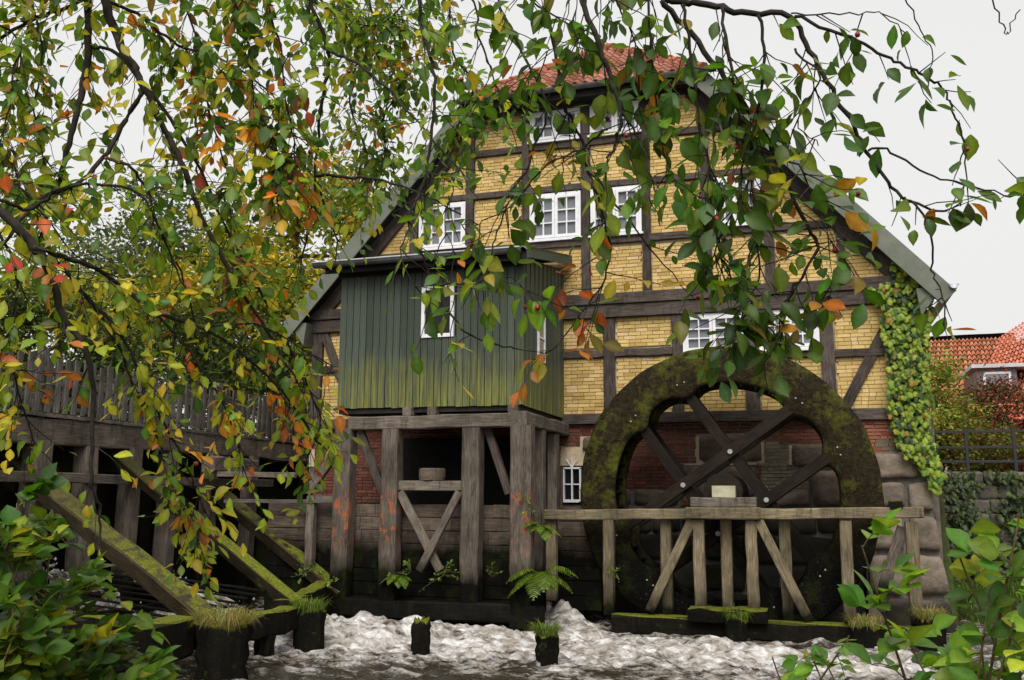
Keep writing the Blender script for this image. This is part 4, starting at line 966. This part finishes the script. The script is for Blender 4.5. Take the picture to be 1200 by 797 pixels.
# ------------------------------------------------------------------ neighbouring houses
def pantile_roof(name, a, b, c, d, parent, col0, col1, nu, nv):
    """pan-tiled slope: a-b eave, d-c ridge (any quad); waves across, laps along"""
    vs, fs, cs = [], [], []; nr = (b - a).cross(d - a).normalized(); su = nu * 4
    for j in range(nv):
        for q, t in enumerate((j / nv, (j + 1.03) / nv)):
            for i in range(su + 1):
                u = i / su; p = lerp(lerp(a, b, u), lerp(d, c, u), t); h = .05 * math.sin(i * math.pi / 2) + (.06 if q == 0 else .0)
                vs.append(p + nr * h); k = (int(u * nu) * 7 + j * 13) % 11 / 10; cs.append(mixc(col0, col1, k))
        n0 = j * 2 * (su + 1)
        fs += [(n0 + i, n0 + i + 1, n0 + su + 2 + i, n0 + su + 1 + i) for i in range(su)]
    o = obj('roof_tiles', mesh_of('roof_tiles', vs, fs, 'roof_tile', cs), parent, None, 'stuff'); return o
nh = thing('farmhouse', 'red pan-tiled house with a small dormer behind the shrubs right of the mill', 'house', (20, 26, 3))
Y1 = 21.0
TC0, TC1 = (.38, .125, .06), (.62, .26, .14)
eL, eR, rR, rL = W(1064, 500, Y1), W(1215, 505, Y1), W(1188, 394, Y1 + 5), W(1086, 397, Y1 + 5)
eL.z = eR.z = (eL.z + eR.z) / 2; rR.z = rL.z = (rR.z + rL.z) / 2; eR.x += 1
rf = slab('roof', [eL, eR, rR, rL], .1, 'near_black', nh); pantile_roof('roof_tiles', eL, eR, rR, rL, rf, TC0, TC1, 22, 18)
timber('ridge', rL, rR, .3, .22, rf, 'roof_tile', (0, 1, 0), .01, 8)
bx('wall', (eL.x + .5, Y1 + .5, 2.5), (eR.x, Y1 + 9, eL.z), 'pale_plaster', nh)
slab('back_slope', [rL, rR, rR + Vector((0, 5, -4.5)), rL + Vector((0, 5, -4.5))], .1, 'roof_tile', rf)
d0 = W(1146, 468, 19.6); dw, dh = 1.35, 1.15
dm = bx('dormer', (d0.x, d0.y - .2, d0.z), (d0.x + dw, d0.y + 3, d0.z + dh), 'zinc', nh)
bx('window', (d0.x + .2, d0.y - .24, d0.z + .35), (d0.x + dw - .2, d0.y - .203, d0.z + dh - .15), 'white_paint', dm); bx('dormer_roof', (d0.x - .2, d0.y - .4, d0.z + dh), (d0.x + dw + .5, d0.y + 3, d0.z + dh + .14), 'zinc_bright', dm)
bx('pane', (d0.x + .28, d0.y - .245, d0.z + .43), (d0.x + dw - .28, d0.y - .243, d0.z + dh - .23), 'pane', dm)
n2 = thing('gabled_house', 'taller red-tiled roof rising behind the dormer house at far right', 'house', (32, 36, 3))
a, b, c, d = W(1128, 490, 18.6), W(1300, 500, 16.5), W(1300, 312, 22), W(1174, 394, 25.5)
rf2 = pantile_roof('roof_tiles', a, b, c, d, n2, (.42, .12, .07), (.62, .24, .15), 30, 20)
e = Vector((.25, .6, -.5))
slab('roof_back', [b + e, a + e, d + e, c + e][::-1], .1, 'near_black', n2)
bx('wall', (a.x + 1.6, 21.5, 2.6), (b.x + 4, 30, 5.0), 'pale_plaster', n2)
# ------------------------------------------------------------------ background trees and shrubs
def tree(name, label, cat, loc, h, rx, rz, zc, n, s, c0, c1, c2=None, trunk=.25, group=None, limbs=7, clumps=60, seed=1, ry=None, gap=.2):
    rr = random.Random(seed); x, y, z = loc; ry = ry or rx
    t = thing(name, label, cat, loc, group); mb = MB()
    base = Vector((x, y, z - .3)); top = Vector((x + rr.uniform(-.4, .4), y, z + zc + rz * .5))
    pts = [lerp(base, top, i / 8) + Vector((rr.uniform(-.12, .12), rr.uniform(-.12, .12), 0)) * (i > 0) for i in range(9)]
    mb.tube(pts, [trunk * (1 - .85 * i / 8) * (1.25 if i == 0 else 1) for i in range(9)], 8); mb.build('trunk', 'bark_far', t)
    cen = Vector((x, y, z + zc)); cl = []
    for k in range(clumps):
        while True:
            v = Vector((rr.uniform(-1, 1), rr.uniform(-1, 1), rr.uniform(-1, 1)))
            if gap < v.length < 1: break
        v = v * (v.length ** -.35); sh = 1 - .25 * max(0, v.z)
        cl.append((cen + Vector((v.x * rx * sh, v.y * ry * sh, v.z * rz)), rr.uniform(.55, 1.2), rr.random()))
    for k in range(limbs):
        e = cl[k * len(cl) // limbs][0]; i = rr.randrange(3, 8); b = pts[i]; m = lerp(b, e, .5) + Vector((0, 0, .2 * rr.random() * rz * .3))
        mb = MB(); mb.tube(smoothpath([b, m, e], 3), [trunk * .35 * (1 - .8 * q / 6) for q in range(7)], 5); mb.build('limb', 'bark_far', t)
    vs, fs, cs = [], [], []; cr = (rx + rz) / 2 * (2.0 / clumps ** .38)
    for _ in range(n):
        c, k, hue = cl[rr.randrange(len(cl))]
        v = Vector((rr.gauss(0, 1), rr.gauss(0, 1), rr.gauss(0, .75))); p = c + v.normalized() * min(v.length, 2.0) * cr * k * .5
        d = Vector((rr.uniform(-1, 1), rr.uniform(-1, 1), rr.uniform(-1, .6))).normalized(); nr = Vector((rr.uniform(-.8, .8), rr.uniform(-.8, .8), 1)).normalized()
        sx = d.cross(nr).normalized() * s * .32; L = s * rr.uniform(.7, 1.3); q = len(vs)
        vs += [p, p + d * L * .5 + sx + nr * .1 * s, p + d * L, p + d * L * .5 - sx + nr * .1 * s]; fs.append((q, q + 1, q + 2, q + 3))
        col_ = mixc(c0, c1, min(1, max(0, hue * .65 + rr.random() * .5)))
        if c2 and rr.random() < .22 + .4 * (hue > .7): col_ = mixc(col_, c2, rr.uniform(.3, 1))
        cs += [tuple(q * 1.45 for q in col_)] * 4
    obj('crown', mesh_of('crown', vs, fs, 'leaf_far', cs), t, None, 'stuff'); return t
def at(px, py, d): return C(px, py, d)
p = C(345, 470, 34); tree('deciduous_tree', 'tall yellow-green autumn tree behind the footbridge at the mill', 'tree', (p.x, p.y, 3), 12, 3.6, 4.6, 7.2, 15000, .26, (.06, .09, .01), (.24, .27, .03), (.42, .30, .03), .28, 'trees behind the sluice', 9, 80, 3)
p = C(255, 470, 30); tree('deciduous_tree', 'golden leafed bushy tree left of the tall yellow-green tree', 'tree', (p.x, p.y, 3), 9, 2.8, 2.8, 5.0, 9000, .22, (.05, .08, .01), (.22, .26, .03), (.5, .30, .03), .22, 'trees behind the sluice', 8, 60, 4)
p = C(165, 470, 52); tree('deciduous_tree', 'grey-green far tree with a rounded top above the others', 'tree', (p.x, p.y, 3), 16, 4.6, 6.6, 11.2, 12000, .3, (.04, .055, .03), (.12, .15, .075), None, .35, 'trees behind the sluice', 8, 70, 5)
p = C(60, 470, 36); tree('deciduous_tree', 'dark green tree behind the left end of the footbridge', 'tree', (p.x, p.y, 3), 10, 4.4, 3.4, 5.2, 12000, .24, (.02, .035, .008), (.10, .14, .02), (.3, .28, .03), .3, 'trees behind the sluice', 8, 60, 6)
p = C(200, 500, 25); tree('evergreen_shrub', 'low dark evergreen mass behind the footbridge pickets', 'shrub', (p.x, p.y, 3), 5, 3.2, 2.0, 2.3, 9000, .16, (.010, .018, .006), (.04, .06, .014), None, .15, None, 6, 60, 7)
p = C(330, 500, 28); tree('evergreen_shrub', 'dark shrub between the footbridge and the mill corner', 'shrub', (p.x, p.y, 3), 5, 2.2, 2.6, 3.0, 8000, .16, (.012, .022, .006), (.05, .08, .014), (.25, .24, .03), .15, None, 6, 50, 8)
p = C(20, 500, 24); tree('evergreen_shrub', 'dark shrub at the left end of the footbridge', 'shrub', (p.x, p.y, 3), 5, 2.6, 2.0, 2.4, 8000, .16, (.010, .018, .006), (.05, .07, .014), None, .15, None, 6, 50, 9)
p = C(1100, 500, 26); tree('broom_shrub', 'feathery green shrub between the creeper and the red roof', 'shrub', (p.x, p.y, 2.9), 3, 1.0, 1.45, 1.75, 6000, .13, (.05, .09, .015), (.22, .30, .05), (.4, .25, .06), .06, None, 8, 40, 10, gap=.1)
p = C(1182, 510, 26.5); tree('red_shrub', 'red-leaved autumn shrub in front of the dormer house', 'shrub', (p.x, p.y, 2.9), 3, 1.6, 1.5, 1.5, 8000, .12, (.02, .028, .01), (.08, .05, .02), (.24, .035, .03), .08, None, 8, 60, 11)
p = C(1150, 520, 25); tree('hedge_bush', 'yellowish low bush behind the black railing', 'shrub', (p.x, p.y, 2.9), 2, 1.4, .75, .8, 6000, .11, (.025, .04, .01), (.13, .15, .025), (.16, .07, .03), .05, None, 6, 50, 12)
p = C(1215, 600, 21); tree('hedge_bush', 'dark green bush at the foot of the bank wall', 'shrub', (p.x, p.y, .4), 2, 1.3, .8, .9, 5000, .12, (.012, .025, .006), (.07, .11, .018), None, .05, None, 6, 40, 13)
# ------------------------------------------------------------------ overhanging tree in the foreground
GREEN = [(.034, .085, .008), (.065, .15, .010), (.10, .20, .014), (.15, .25, .02), (.045, .105, .012)]
YEL = [(.24, .29, .022), (.36, .37, .03), (.5, .40, .035), (.17, .24, .02), (.28, .31, .024)]
ORA = [(.55, .17, .02), (.62, .24, .03), (.5, .10, .02), (.38, .05, .03)]
def lcol(m):
    r = R.random(); g, y = m
    c = R.choice(GREEN) if r < g else (R.choice(YEL) if r < g + y else R.choice(ORA))
    k = R.uniform(.85, 1.5); return tuple(x * k for x in c)
tr = thing('overhanging_tree', 'fruit tree with drooping branches, green to orange leaves and red berries, hanging over the river', 'tree', (-5.4, -17.6, .7))
TRB = Vector((-4.6, -18.6, .5)); items = []; twigs = MB(); berries = []
def ltrunk(pts, r0, r1, name):
    pts = smoothpath(pts, 4); n = len(pts); mb = MB(); mb.tube(pts, [lerp(r0, r1, i / (n - 1)) * (1 + .1 * noise.noise(p * 6)) for i, p in enumerate(pts)], 9); mb.build(name, 'bark', tr, None, True)
fork = Vector((-4.5, -18.3, 3.0))
ltrunk([TRB, Vector((-4.65, -18.5, 1.6)), fork], .17, .12, 'trunk')
hubL = C(110, -60, 3.1); hubM = C(430, -110, 3.0); hubR = C(770, -40, 2.15)
ltrunk([fork, lerp(fork, hubL, .5) + Vector((0, 0, .5)), hubL], .09, .03, 'limb'); ltrunk([fork, lerp(fork, hubM, .45) + Vector((0, 0, .9)), hubM, C(600, -90, 2.5), hubR], .1, .022, 'limb')
ltrunk([fork - Vector((0, 0, .5)), C(-300, 260, 2.6), C(-20, 240, 2.45)], .07, .016, 'limb')
MIXL, MIXLO, MIXR, MIXT = (.57, .37), (.32, .56), (.92, .06), (.76, .21)
DL, DR = 1.55, 1.65
def leafy(path, dens, sz, mixf, twl, hang, spread=1.0, start=.08, berry=.03):
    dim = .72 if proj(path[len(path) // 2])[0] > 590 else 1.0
    """twigs with alternate leaves along a branch path (list of points)"""
    L = sum((path[i + 1] - path[i]).length for i in range(len(path) - 1)); n = int(L * dens)
    for _ in range(n):
        f = start + (1 - start) * R.random(); i = min(len(path) - 2, int(f * (len(path) - 1))); p = lerp(path[i], path[i + 1], R.random()); t = (path[i + 1] - path[i]).normalized()
        d = (t * .5 + rv(1) * spread + Vector((0, 0, -hang))).normalized(); l = twl * R.uniform(.35, 1.3); k = max(2, int(l / .03)); pts = [p]
        for q in range(k): d = (d + rv(.22) + Vector((0, 0, -.06 * hang))).normalized(); pts.append(pts[-1] + d * l / k)
        twigs.tube(pts, [lerp(.0017, .0008, q / k) for q in range(k + 1)], 4, None, False)
        base = lcol(mixf) if R.random() < .88 else None
        for q in range(1, k + 1):
            if R.random() < .18: continue
            dd = (d * .45 + rv(.8) + Vector((0, 0, -.35))).normalized(); pt = pts[q] + dd * .012
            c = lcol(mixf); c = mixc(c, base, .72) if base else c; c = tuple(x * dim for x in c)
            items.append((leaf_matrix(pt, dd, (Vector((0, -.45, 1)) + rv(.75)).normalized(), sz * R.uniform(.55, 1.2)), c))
        if R.random() < berry * 1.6: berries.append((pts[R.randrange(1, k + 1)], R.uniform(.005, .008)))
def branch(px, d0, d1, t0, t1, dens=0, sz=.055, mixf=MIXL, twl=.16, hang=.5, spread=1.0, start=.08, attach=None, name='branch'):
    n = len(px); pts = [C(x, y, lerp(d0, d1, i / (n - 1)) + .06 * noise.noise(Vector((x * .02, y * .02, 5)))) for i, (x, y) in enumerate(px)]
    if attach is not None: pts.insert(0, attach)
    path = smoothpath(pts, 5); m = len(path)
    path = [p + rv(.004) for p in path]
    mb = MB(); mb.tube(path, [max(.0012, lerp(t0 * d0, t1 * d1, i / (m - 1)) / F / 2) for i in range(m)], 6); mb.build(name, 'bark', tr, None, True)
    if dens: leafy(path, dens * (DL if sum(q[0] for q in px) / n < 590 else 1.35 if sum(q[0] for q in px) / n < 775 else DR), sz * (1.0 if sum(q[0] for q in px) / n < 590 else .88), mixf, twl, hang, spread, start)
    return path
# left group
b1 = branch([(105, -20), (103, 60), (98, 100), (88, 140), (75, 190), (60, 240), (45, 285)], 3.2, 3.0, 10, 4, 22, .055, MIXL, .2, attach=hubL)
b2 = branch([(118, -15), (135, 40), (155, 75), (165, 95), (190, 145), (212, 190), (235, 250), (262, 305), (285, 345), (320, 400), (350, 450)], 3.0, 2.9, 12, 3, 14, .055, MIXL, .2, attach=hubL)
branch([(165, 95), (200, 140), (235, 200), (262, 262), (300, 330)], 3.0, 3.2, 5, 2, 20, .055, MIXL, .2)
branch([(169, 102), (142, 150), (120, 185), (90, 215), (50, 232), (30, 250), (0, 290)], 2.98, 2.5, 6, 4, 16, .055, MIXL, .18)
branch([(107, 55), (140, 63), (162, 92)], 3.2, 3.0, 4, 4)
branch([(118, -5), (160, 15), (190, 40), (215, 55), (270, 75), (320, 110)], 3.1, 3.3, 5, 2, 34, .055, MIXL, .22, attach=hubL)
branch([(110, -10), (60, 15), (35, 25), (0, 45), (-50, 80)], 3.2, 3.3, 5, 4, 22, .055, MIXL, .2, attach=hubL)
b8 = branch([(-20, 240), (10, 255), (40, 290), (55, 310), (75, 370), (100, 410), (110, 470), (108, 560), (118, 600), (115, 640)], 2.45, 2.5, 13, 2, 14, .05, MIXLO, .17)
branch([(40, 290), (85, 305), (130, 325), (180, 365), (240, 385), (290, 420), (340, 470), (375, 520)], 2.45, 3.1, 7, 2, 26, .05, MIXLO, .18)
branch([(0, 235), (35, 245), (70, 222), (110, 215), (160, 225), (180, 255), (200, 300), (215, 335)], 2.5, 2.8, 5, 2, 22, .05, MIXL, .18)
branch([(125, 185), (150, 195), (170, 220), (185, 265), (205, 300), (218, 335), (230, 400)], 2.8, 2.9, 4, 2, 22, .05, MIXL, .18)
branch([(50, 285), (95, 340), (140, 390), (170, 450), (200, 510), (225, 560), (240, 600)], 2.5, 2.9, 5, 1.5, 28, .048, MIXLO, .18)
branch([(95, 340), (135, 400), (170, 480), (205, 560), (222, 600), (232, 640)], 2.6, 3.0, 4, 1.5, 30, .046, (.25, .56), .16, start=.35)
branch([(180, 365), (235, 430), (270, 490), (285, 550)], 2.7, 3.0, 3, 1.5, 30, .046, (.25, .56), .17)
branch([(-20, 241), (20, 320), (10, 400), (25, 470), (40, 520)], 2.5, 2.7, 4, 1.5, 32, .05, MIXLO, .18)
branch([(240, 385), (300, 380), (340, 400), (390, 430)], 2.8, 3.0, 3, 1.5, 26, .05, MIXLO, .16)
branch([(-25, 239), (20, 215), (90, 300), (160, 330)], 2.6, 2.8, 3, 1.5, 26, .05, MIXL, .18)
branch([(300, 330), (330, 390), (360, 450), (375, 500), (350, 560)], 3.0, 3.1, 3, 1.5, 28, .05, MIXLO, .18)
branch([(210, -20), (235, 60), (245, 130), (265, 200), (270, 270), (280, 330)], 3.2, 3.0, 3, 1.5, 46, .058, (.5, .32), .22, attach=lerp(hubL, hubM, .4))
branch([(270, -20), (290, 50), (300, 120), (320, 170), (325, 230)], 2.9, 2.7, 3, 1.5, 48, .058, (.62, .22), .2, attach=lerp(hubL, hubM, .5))
branch([(310, -20), (330, 60), (335, 120), (345, 170), (340, 220)], 2.9, 2.7, 3, 1.5, 40, .055, (.55, .28), .2, attach=lerp(hubL, hubM, .7))
branch([(40, -20), (50, 60), (40, 130), (55, 200)], 3.2, 3.0, 3, 1.5, 30, .055, MIXL, .2, attach=hubL)
branch([(-20, 20), (15, 90), (5, 160), (25, 210)], 3.0, 2.8, 3, 1.5, 28, .055, MIXL, .2, attach=lerp(fork, hubL, .5) + Vector((0, 0, .4)))
# centre group
b14 = branch([(366, -20), (380, 40), (385, 70), (378, 120), (372, 170), (368, 215), (360, 270), (350, 320)], 3.0, 2.9, 6, 2, 12, .045, MIXT, .2, attach=hubM)
branch([(383, 60), (420, 75), (460, 110), (500, 155), (545, 205)], 3.0, 2.6, 4, 2, 14, .04, MIXT, .16)
branch([(485, -15), (493, 30), (505, 70), (510, 100), (507, 150), (500, 200), (490, 230), (480, 260), (495, 300), (515, 345), (540, 385), (570, 400), (602, 408)], 2.7, 2.3, 5, 2, 10, .05, MIXT, .15, attach=hubM)
branch([(370, 205), (410, 207), (440, 210), (490, 225), (540, 250)], 2.9, 2.6, 4, 2, 12, .045, MIXT, .15)
branch([(372, 215), (385, 250), (395, 290), (385, 320)], 2.9, 2.9, 3, 1, 12, .045, MIXL, .15)
branch([(545, -10), (560, 40), (575, 80), (585, 110), (592, 140)], 2.6, 2.5, 3, 1.5, 10, .05, MIXT, .14, attach=hubM)
branch([(430, -20), (445, 50), (470, 90), (450, 140), (455, 190)], 4.4, 4.2, 4, 1.5, 30, .05, MIXT, .28, attach=hubM)
branch([(400, -20), (420, 50), (410, 120), (430, 180), (425, 220)], 4.6, 4.4, 4, 1.5, 26, .05, MIXL, .28, attach=hubM)
branch([(520, -20), (530, 60), (555, 100), (530, 160)], 4.2, 4.0, 4, 1.5, 30, .05, MIXT, .28, attach=hubM)
branch([(350, -20), (400, 20), (440, 30), (470, 10)], 4.0, 4.0, 3, 1.5, 36, .05, MIXT, .28, attach=hubM)
branch([(590, -15), (612, 60), (640, 120), (625, 180), (600, 230), (580, 280), (572, 310)], 2.4, 2.2, 4, 1.5, 17, .062, (.8, .15), .15, attach=hubR)
branch([(500, 200), (530, 215), (520, 260), (535, 300)], 2.5, 2.4, 2, 1, 24, .045, (.4, .5), .14)
branch([(480, 265), (470, 300), (490, 340)], 2.4, 2.3, 2, 1, 16, .055, (.6, .3), .12)
branch([(515, 335), (560, 330), (600, 325), (625, 350)], 2.3, 2.2, 2, 1, 26, .062, (.8, .16), .12)
# right group
b19 = branch([(688, -20), (700, 50), (715, 90), (728, 130), (722, 165), (712, 185)], 2.2, 2.1, 8, 3, 14, .066, MIXR, .14, attach=hubR)
branch([(645, -15), (652, 60), (660, 120), (680, 160), (690, 200), (705, 250), (715, 300), (700, 340), (668, 385), (652, 410)], 2.3, 2.2, 5, 1.5, 19, .056, (.55, .25), .15, attach=hubR, start=.05)
branch([(728, 130), (750, 165), (760, 200), (775, 255), (760, 230)], 2.1, 2.0, 3, 1, 8, .05, MIXR, .12)
branch([(690, 200), (730, 250), (770, 300), (812, 348)], 2.2, 2.3, 3, 1, 5, .05, MIXR, .1)
b22 = branch([(745, -20), (790, 0), (830, 5), (870, 15), (925, 20), (950, 60), (975, 105), (1000, 150), (1025, 190), (1050, 225), (1075, 240), (1110, 248)], 2.15, 1.9, 9, 2.5, 9, .062, MIXR, .12, attach=hubR)
branch([(1060, 232), (1080, 250), (1092, 290), (1093, 320), (1105, 350), (1108, 385)], 1.92, 1.9, 3, 1.5, 8, .062, (.55, .3), .07, start=.7)
b23 = branch([(775, 0), (810, 40), (850, 90), (885, 140), (905, 175), (930, 235), (955, 280), (957, 295), (935, 330), (922, 352), (915, 372)], 2.1, 2.0, 7, 2.5, 26, .064, MIXR, .14)
branch([(930, 18), (985, 40), (1030, 60), (1060, 78), (1090, 92), (1108, 110), (1118, 135), (1128, 160), (1131, 200), (1126, 240)], 2.0, 1.9, 4, 1.5, 14, .06, MIXR, .10)
branch([(925, 15), (985, 18), (1030, 15), (1060, 40)], 2.0, 2.0, 2, 1, 12, .055, MIXR, .10)
branch([(1018, 176), (1045, 178), (1085, 205), (1130, 215), (1185, 230), (1205, 222)], 1.95, 1.9, 3, 1.2, 12, .058, MIXR, .07, start=.3)
over = smoothpath([hubR, C(900, -90, 2.0), C(1060, -70, 1.9), C(1170, -60, 1.9)], 4); ltrunk([hubR, C(900, -90, 2.0), C(1060, -70, 1.9), C(1170, -60, 1.9)], .008, .003, 'limb')
branch([(1060, -15), (1075, 30), (1090, 60), (1091, 92)], 1.9, 1.9, 2, 1, attach=C(1060, -70, 1.9)); branch([(1160, -10), (1175, 30), (1180, 38), (1195, 10)], 1.9, 1.9, 2, 1.2, attach=C(1168, -60, 1.9))
branch([(800, 5), (812, 70), (820, 140), (830, 200), (835, 260), (850, 310), (872, 350), (885, 375)], 2.05, 2.0, 4, 1.5, 30, .062, MIXR, .14)
branch([(845, 8), (855, 70), (865, 130), (870, 180), (865, 230), (845, 280), (825, 325)], 2.05, 2.0, 4, 1.5, 32, .062, MIXR, .14)
branch([(890, 18), (895, 70), (890, 130), (880, 190), (885, 260), (890, 320), (880, 355), (895, 388)], 2.0, 2.0, 4, 1.5, 32, .062, (.72, .16), .14)
branch([(760, -15), (765, 60), (770, 130), (780, 190), (778, 235)], 2.1, 2.1, 4, 1, 24, .066, MIXR, .14, attach=hubR)
branch([(720, -15), (740, 40), (750, 100), (745, 150)], 2.1, 2.1, 3, 1, 24, .066, MIXR, .14, attach=hubR)
branch([(620, -15), (650, 20), (690, 40), (640, 60)], 2.3, 2.2, 3, 1, 22, .064, MIXR, .14, attach=hubR)
branch([(712, 150), (680, 175), (640, 195), (600, 240), (560, 262), (540, 262)], 2.1, 2.2, 3, 1, 16, .062, MIXR, .13)
branch([(910, 180), (940, 200), (960, 250), (975, 290)], 2.0, 1.95, 3, 1, 28, .064, MIXR, .12)
branch([(930, 60), (960, 90), (935, 140), (960, 170)], 2.0, 1.95, 3, 1, 26, .064, MIXR, .12)
branch([(955, 300), (975, 340), (962, 352)], 2.0, 1.95, 2, 1, 30, .06, (.3, .3), .07, start=.6)
twigs.build('twigs', 'bark', tr, 'stuff'); leafset(tr, items, LEAF, 'L', 'leaf', 300)
BM = MB(); N = 8
for j in range(5):
    th = math.pi * j / 4
    for i in range(N): BM.v.append(Vector((math.sin(th) * math.cos(i * 2 * math.pi / N), math.sin(th) * math.sin(i * 2 * math.pi / N), math.cos(th) * 1.08 - (.25 if j == 0 else 0))))
for j in range(4):
    for i in range(N): BM.f.append((j * N + i, (j + 1) * N + i, (j + 1) * N + (i + 1) % N, j * N + (i + 1) % N))
bmesh_ = mesh_of('berry', BM.v, BM.f, 'berry_red', None, True)
for p, r in berries[:150]: obj('berry', bmesh_, tr, Matrix.Translation(p - Vector((0, 0, r * 1.6))) @ Matrix.Scale(r, 4))
print('tree leaves', len(items), 'berries', len(berries))
# ------------------------------------------------------------------ rose bush (left) and young shrub (right)
def shrub(name, label, cat, root, tips, sz, mixf, geos, gname, hips=0, pinnate=False, dens=60, twl=.16, dim=1.0):
    s = thing(name, label, cat, root); it = []; tw = MB(); hp = []
    for tip in tips:
        r0 = Vector(root) + Vector((R.uniform(-.3, .3), R.uniform(-.2, .2), 0)); m = lerp(r0, tip, .55) + Vector((R.uniform(-.1, .1), R.uniform(-.1, .1), .12))
        path = smoothpath([r0, m, tip], 8); n = len(path); mb = MB(); mb.tube(path, [lerp(.006, .0018, i / (n - 1)) for i in range(n)], 5); mb.build('stem', 'stem', s)
        half = path[n // 2 - 1:]; L = sum((half[i + 1] - half[i]).length for i in range(len(half) - 1))
        for _ in range(int(L * dens)):
            i = R.randrange(len(half) - 1); p = lerp(half[i], half[i + 1], R.random()); d = (rv(1) + Vector((0, 0, .25)) + (half[i + 1] - half[i]).normalized() * .6).normalized()
            l = twl * R.uniform(.5, 1.2); pts = [p + d * l * q / 4 - Vector((0, 0, .04 * l / .16 * (q / 4) ** 2 * 2)) for q in range(5)]; tw.tube(pts, [.0014, .0013, .0012, .001, .0008], 4, None, False)
            base = tuple(x * dim for x in lcol(mixf))
            sd = d.cross(Vector((0, 0, 1))).normalized()
            for q in range(1, 5):
                for sg in ((-1, 1) if pinnate else (R.choice((-1, 1)),)):
                    dd = (sd * sg + d * .6 + Vector((0, 0, -.15)) + rv(.25)).normalized(); it.append((leaf_matrix(pts[q], dd, (Vector((0, -.3, 1)) + rv(.85)).normalized(), sz * R.uniform(.7, 1.15)), mixc(base, tuple(x * dim for x in lcol(mixf)), .35)))
            it.append((leaf_matrix(pts[4], (d + rv(.2)), (Vector((0, -.2, 1)) + rv(.3)).normalized(), sz * R.uniform(.9, 1.25)), base))
            if hips and R.random() < hips: hp.append(pts[4])
    tw.build('twigs', 'stem', s, 'stuff'); leafset(s, it, geos, gname, 'leaf', 300)
    for p in hp: obj('rose_hip', bmesh_, s, Matrix.Translation(p) @ Matrix.Scale(R.uniform(.008, .011), 4))
tips = [C(x, y, d) for x, y, d in ((20, 590, 2.1), (60, 620, 2.2), (110, 680, 2.3), (5, 640, 2.0), (70, 690, 2.1), (140, 720, 2.3), (30, 710, 1.9), (100, 750, 2.1), (160, 765, 2.3), (10, 770, 1.9), (60, 780, 2.0), (130, 790, 2.1), (185, 790, 2.2), (-40, 650, 2.0), (-30, 740, 1.9))]
g = C(40, 1000, 2.1); g.z = ground_h(g.x, g.y) - .05
shrub('rose_bush', 'dense green rose bush with red hips on the near bank, bottom left corner', 'bush', g, tips, .05, (.82, .18), ROSE, 'rose', .03, True, 30, .14, .72)
tips = [C(x, y, d) for x, y, d in ((1010, 640, 1.75), (1120, 640, 2.0), (1160, 690, 1.9), (1195, 600, 1.9), (1190, 720, 1.8), (1150, 750, 1.9), (1100, 770, 2.0), (1195, 775, 1.8), (1215, 660, 1.8), (960, 760, 2.3), (1060, 740, 2.2))]
g = C(1130, 1000, 2.0); g.z = ground_h(g.x, g.y) - .05
shrub('young_shrub', 'young broad-leaved green shrub on the near bank in front of the trestle', 'shrub', g, tips, .058, (.97, .03), ROSE, 'rose', 0, False, 16, .09, 1.25)
tips = [C(x, y, d) for x, y, d in ((905, 770, 2.2), (950, 765, 2.3), (995, 745, 2.2))]
g = C(950, 1000, 2.2); g.z = ground_h(g.x, g.y) - .05
shrub('young_shrub', 'sparse seedling shoots on the near bank left of the broad-leaved shrub', 'shrub', g, tips, .035, (.95, .05), LEAF, 'L', 0, False, 12, .07)
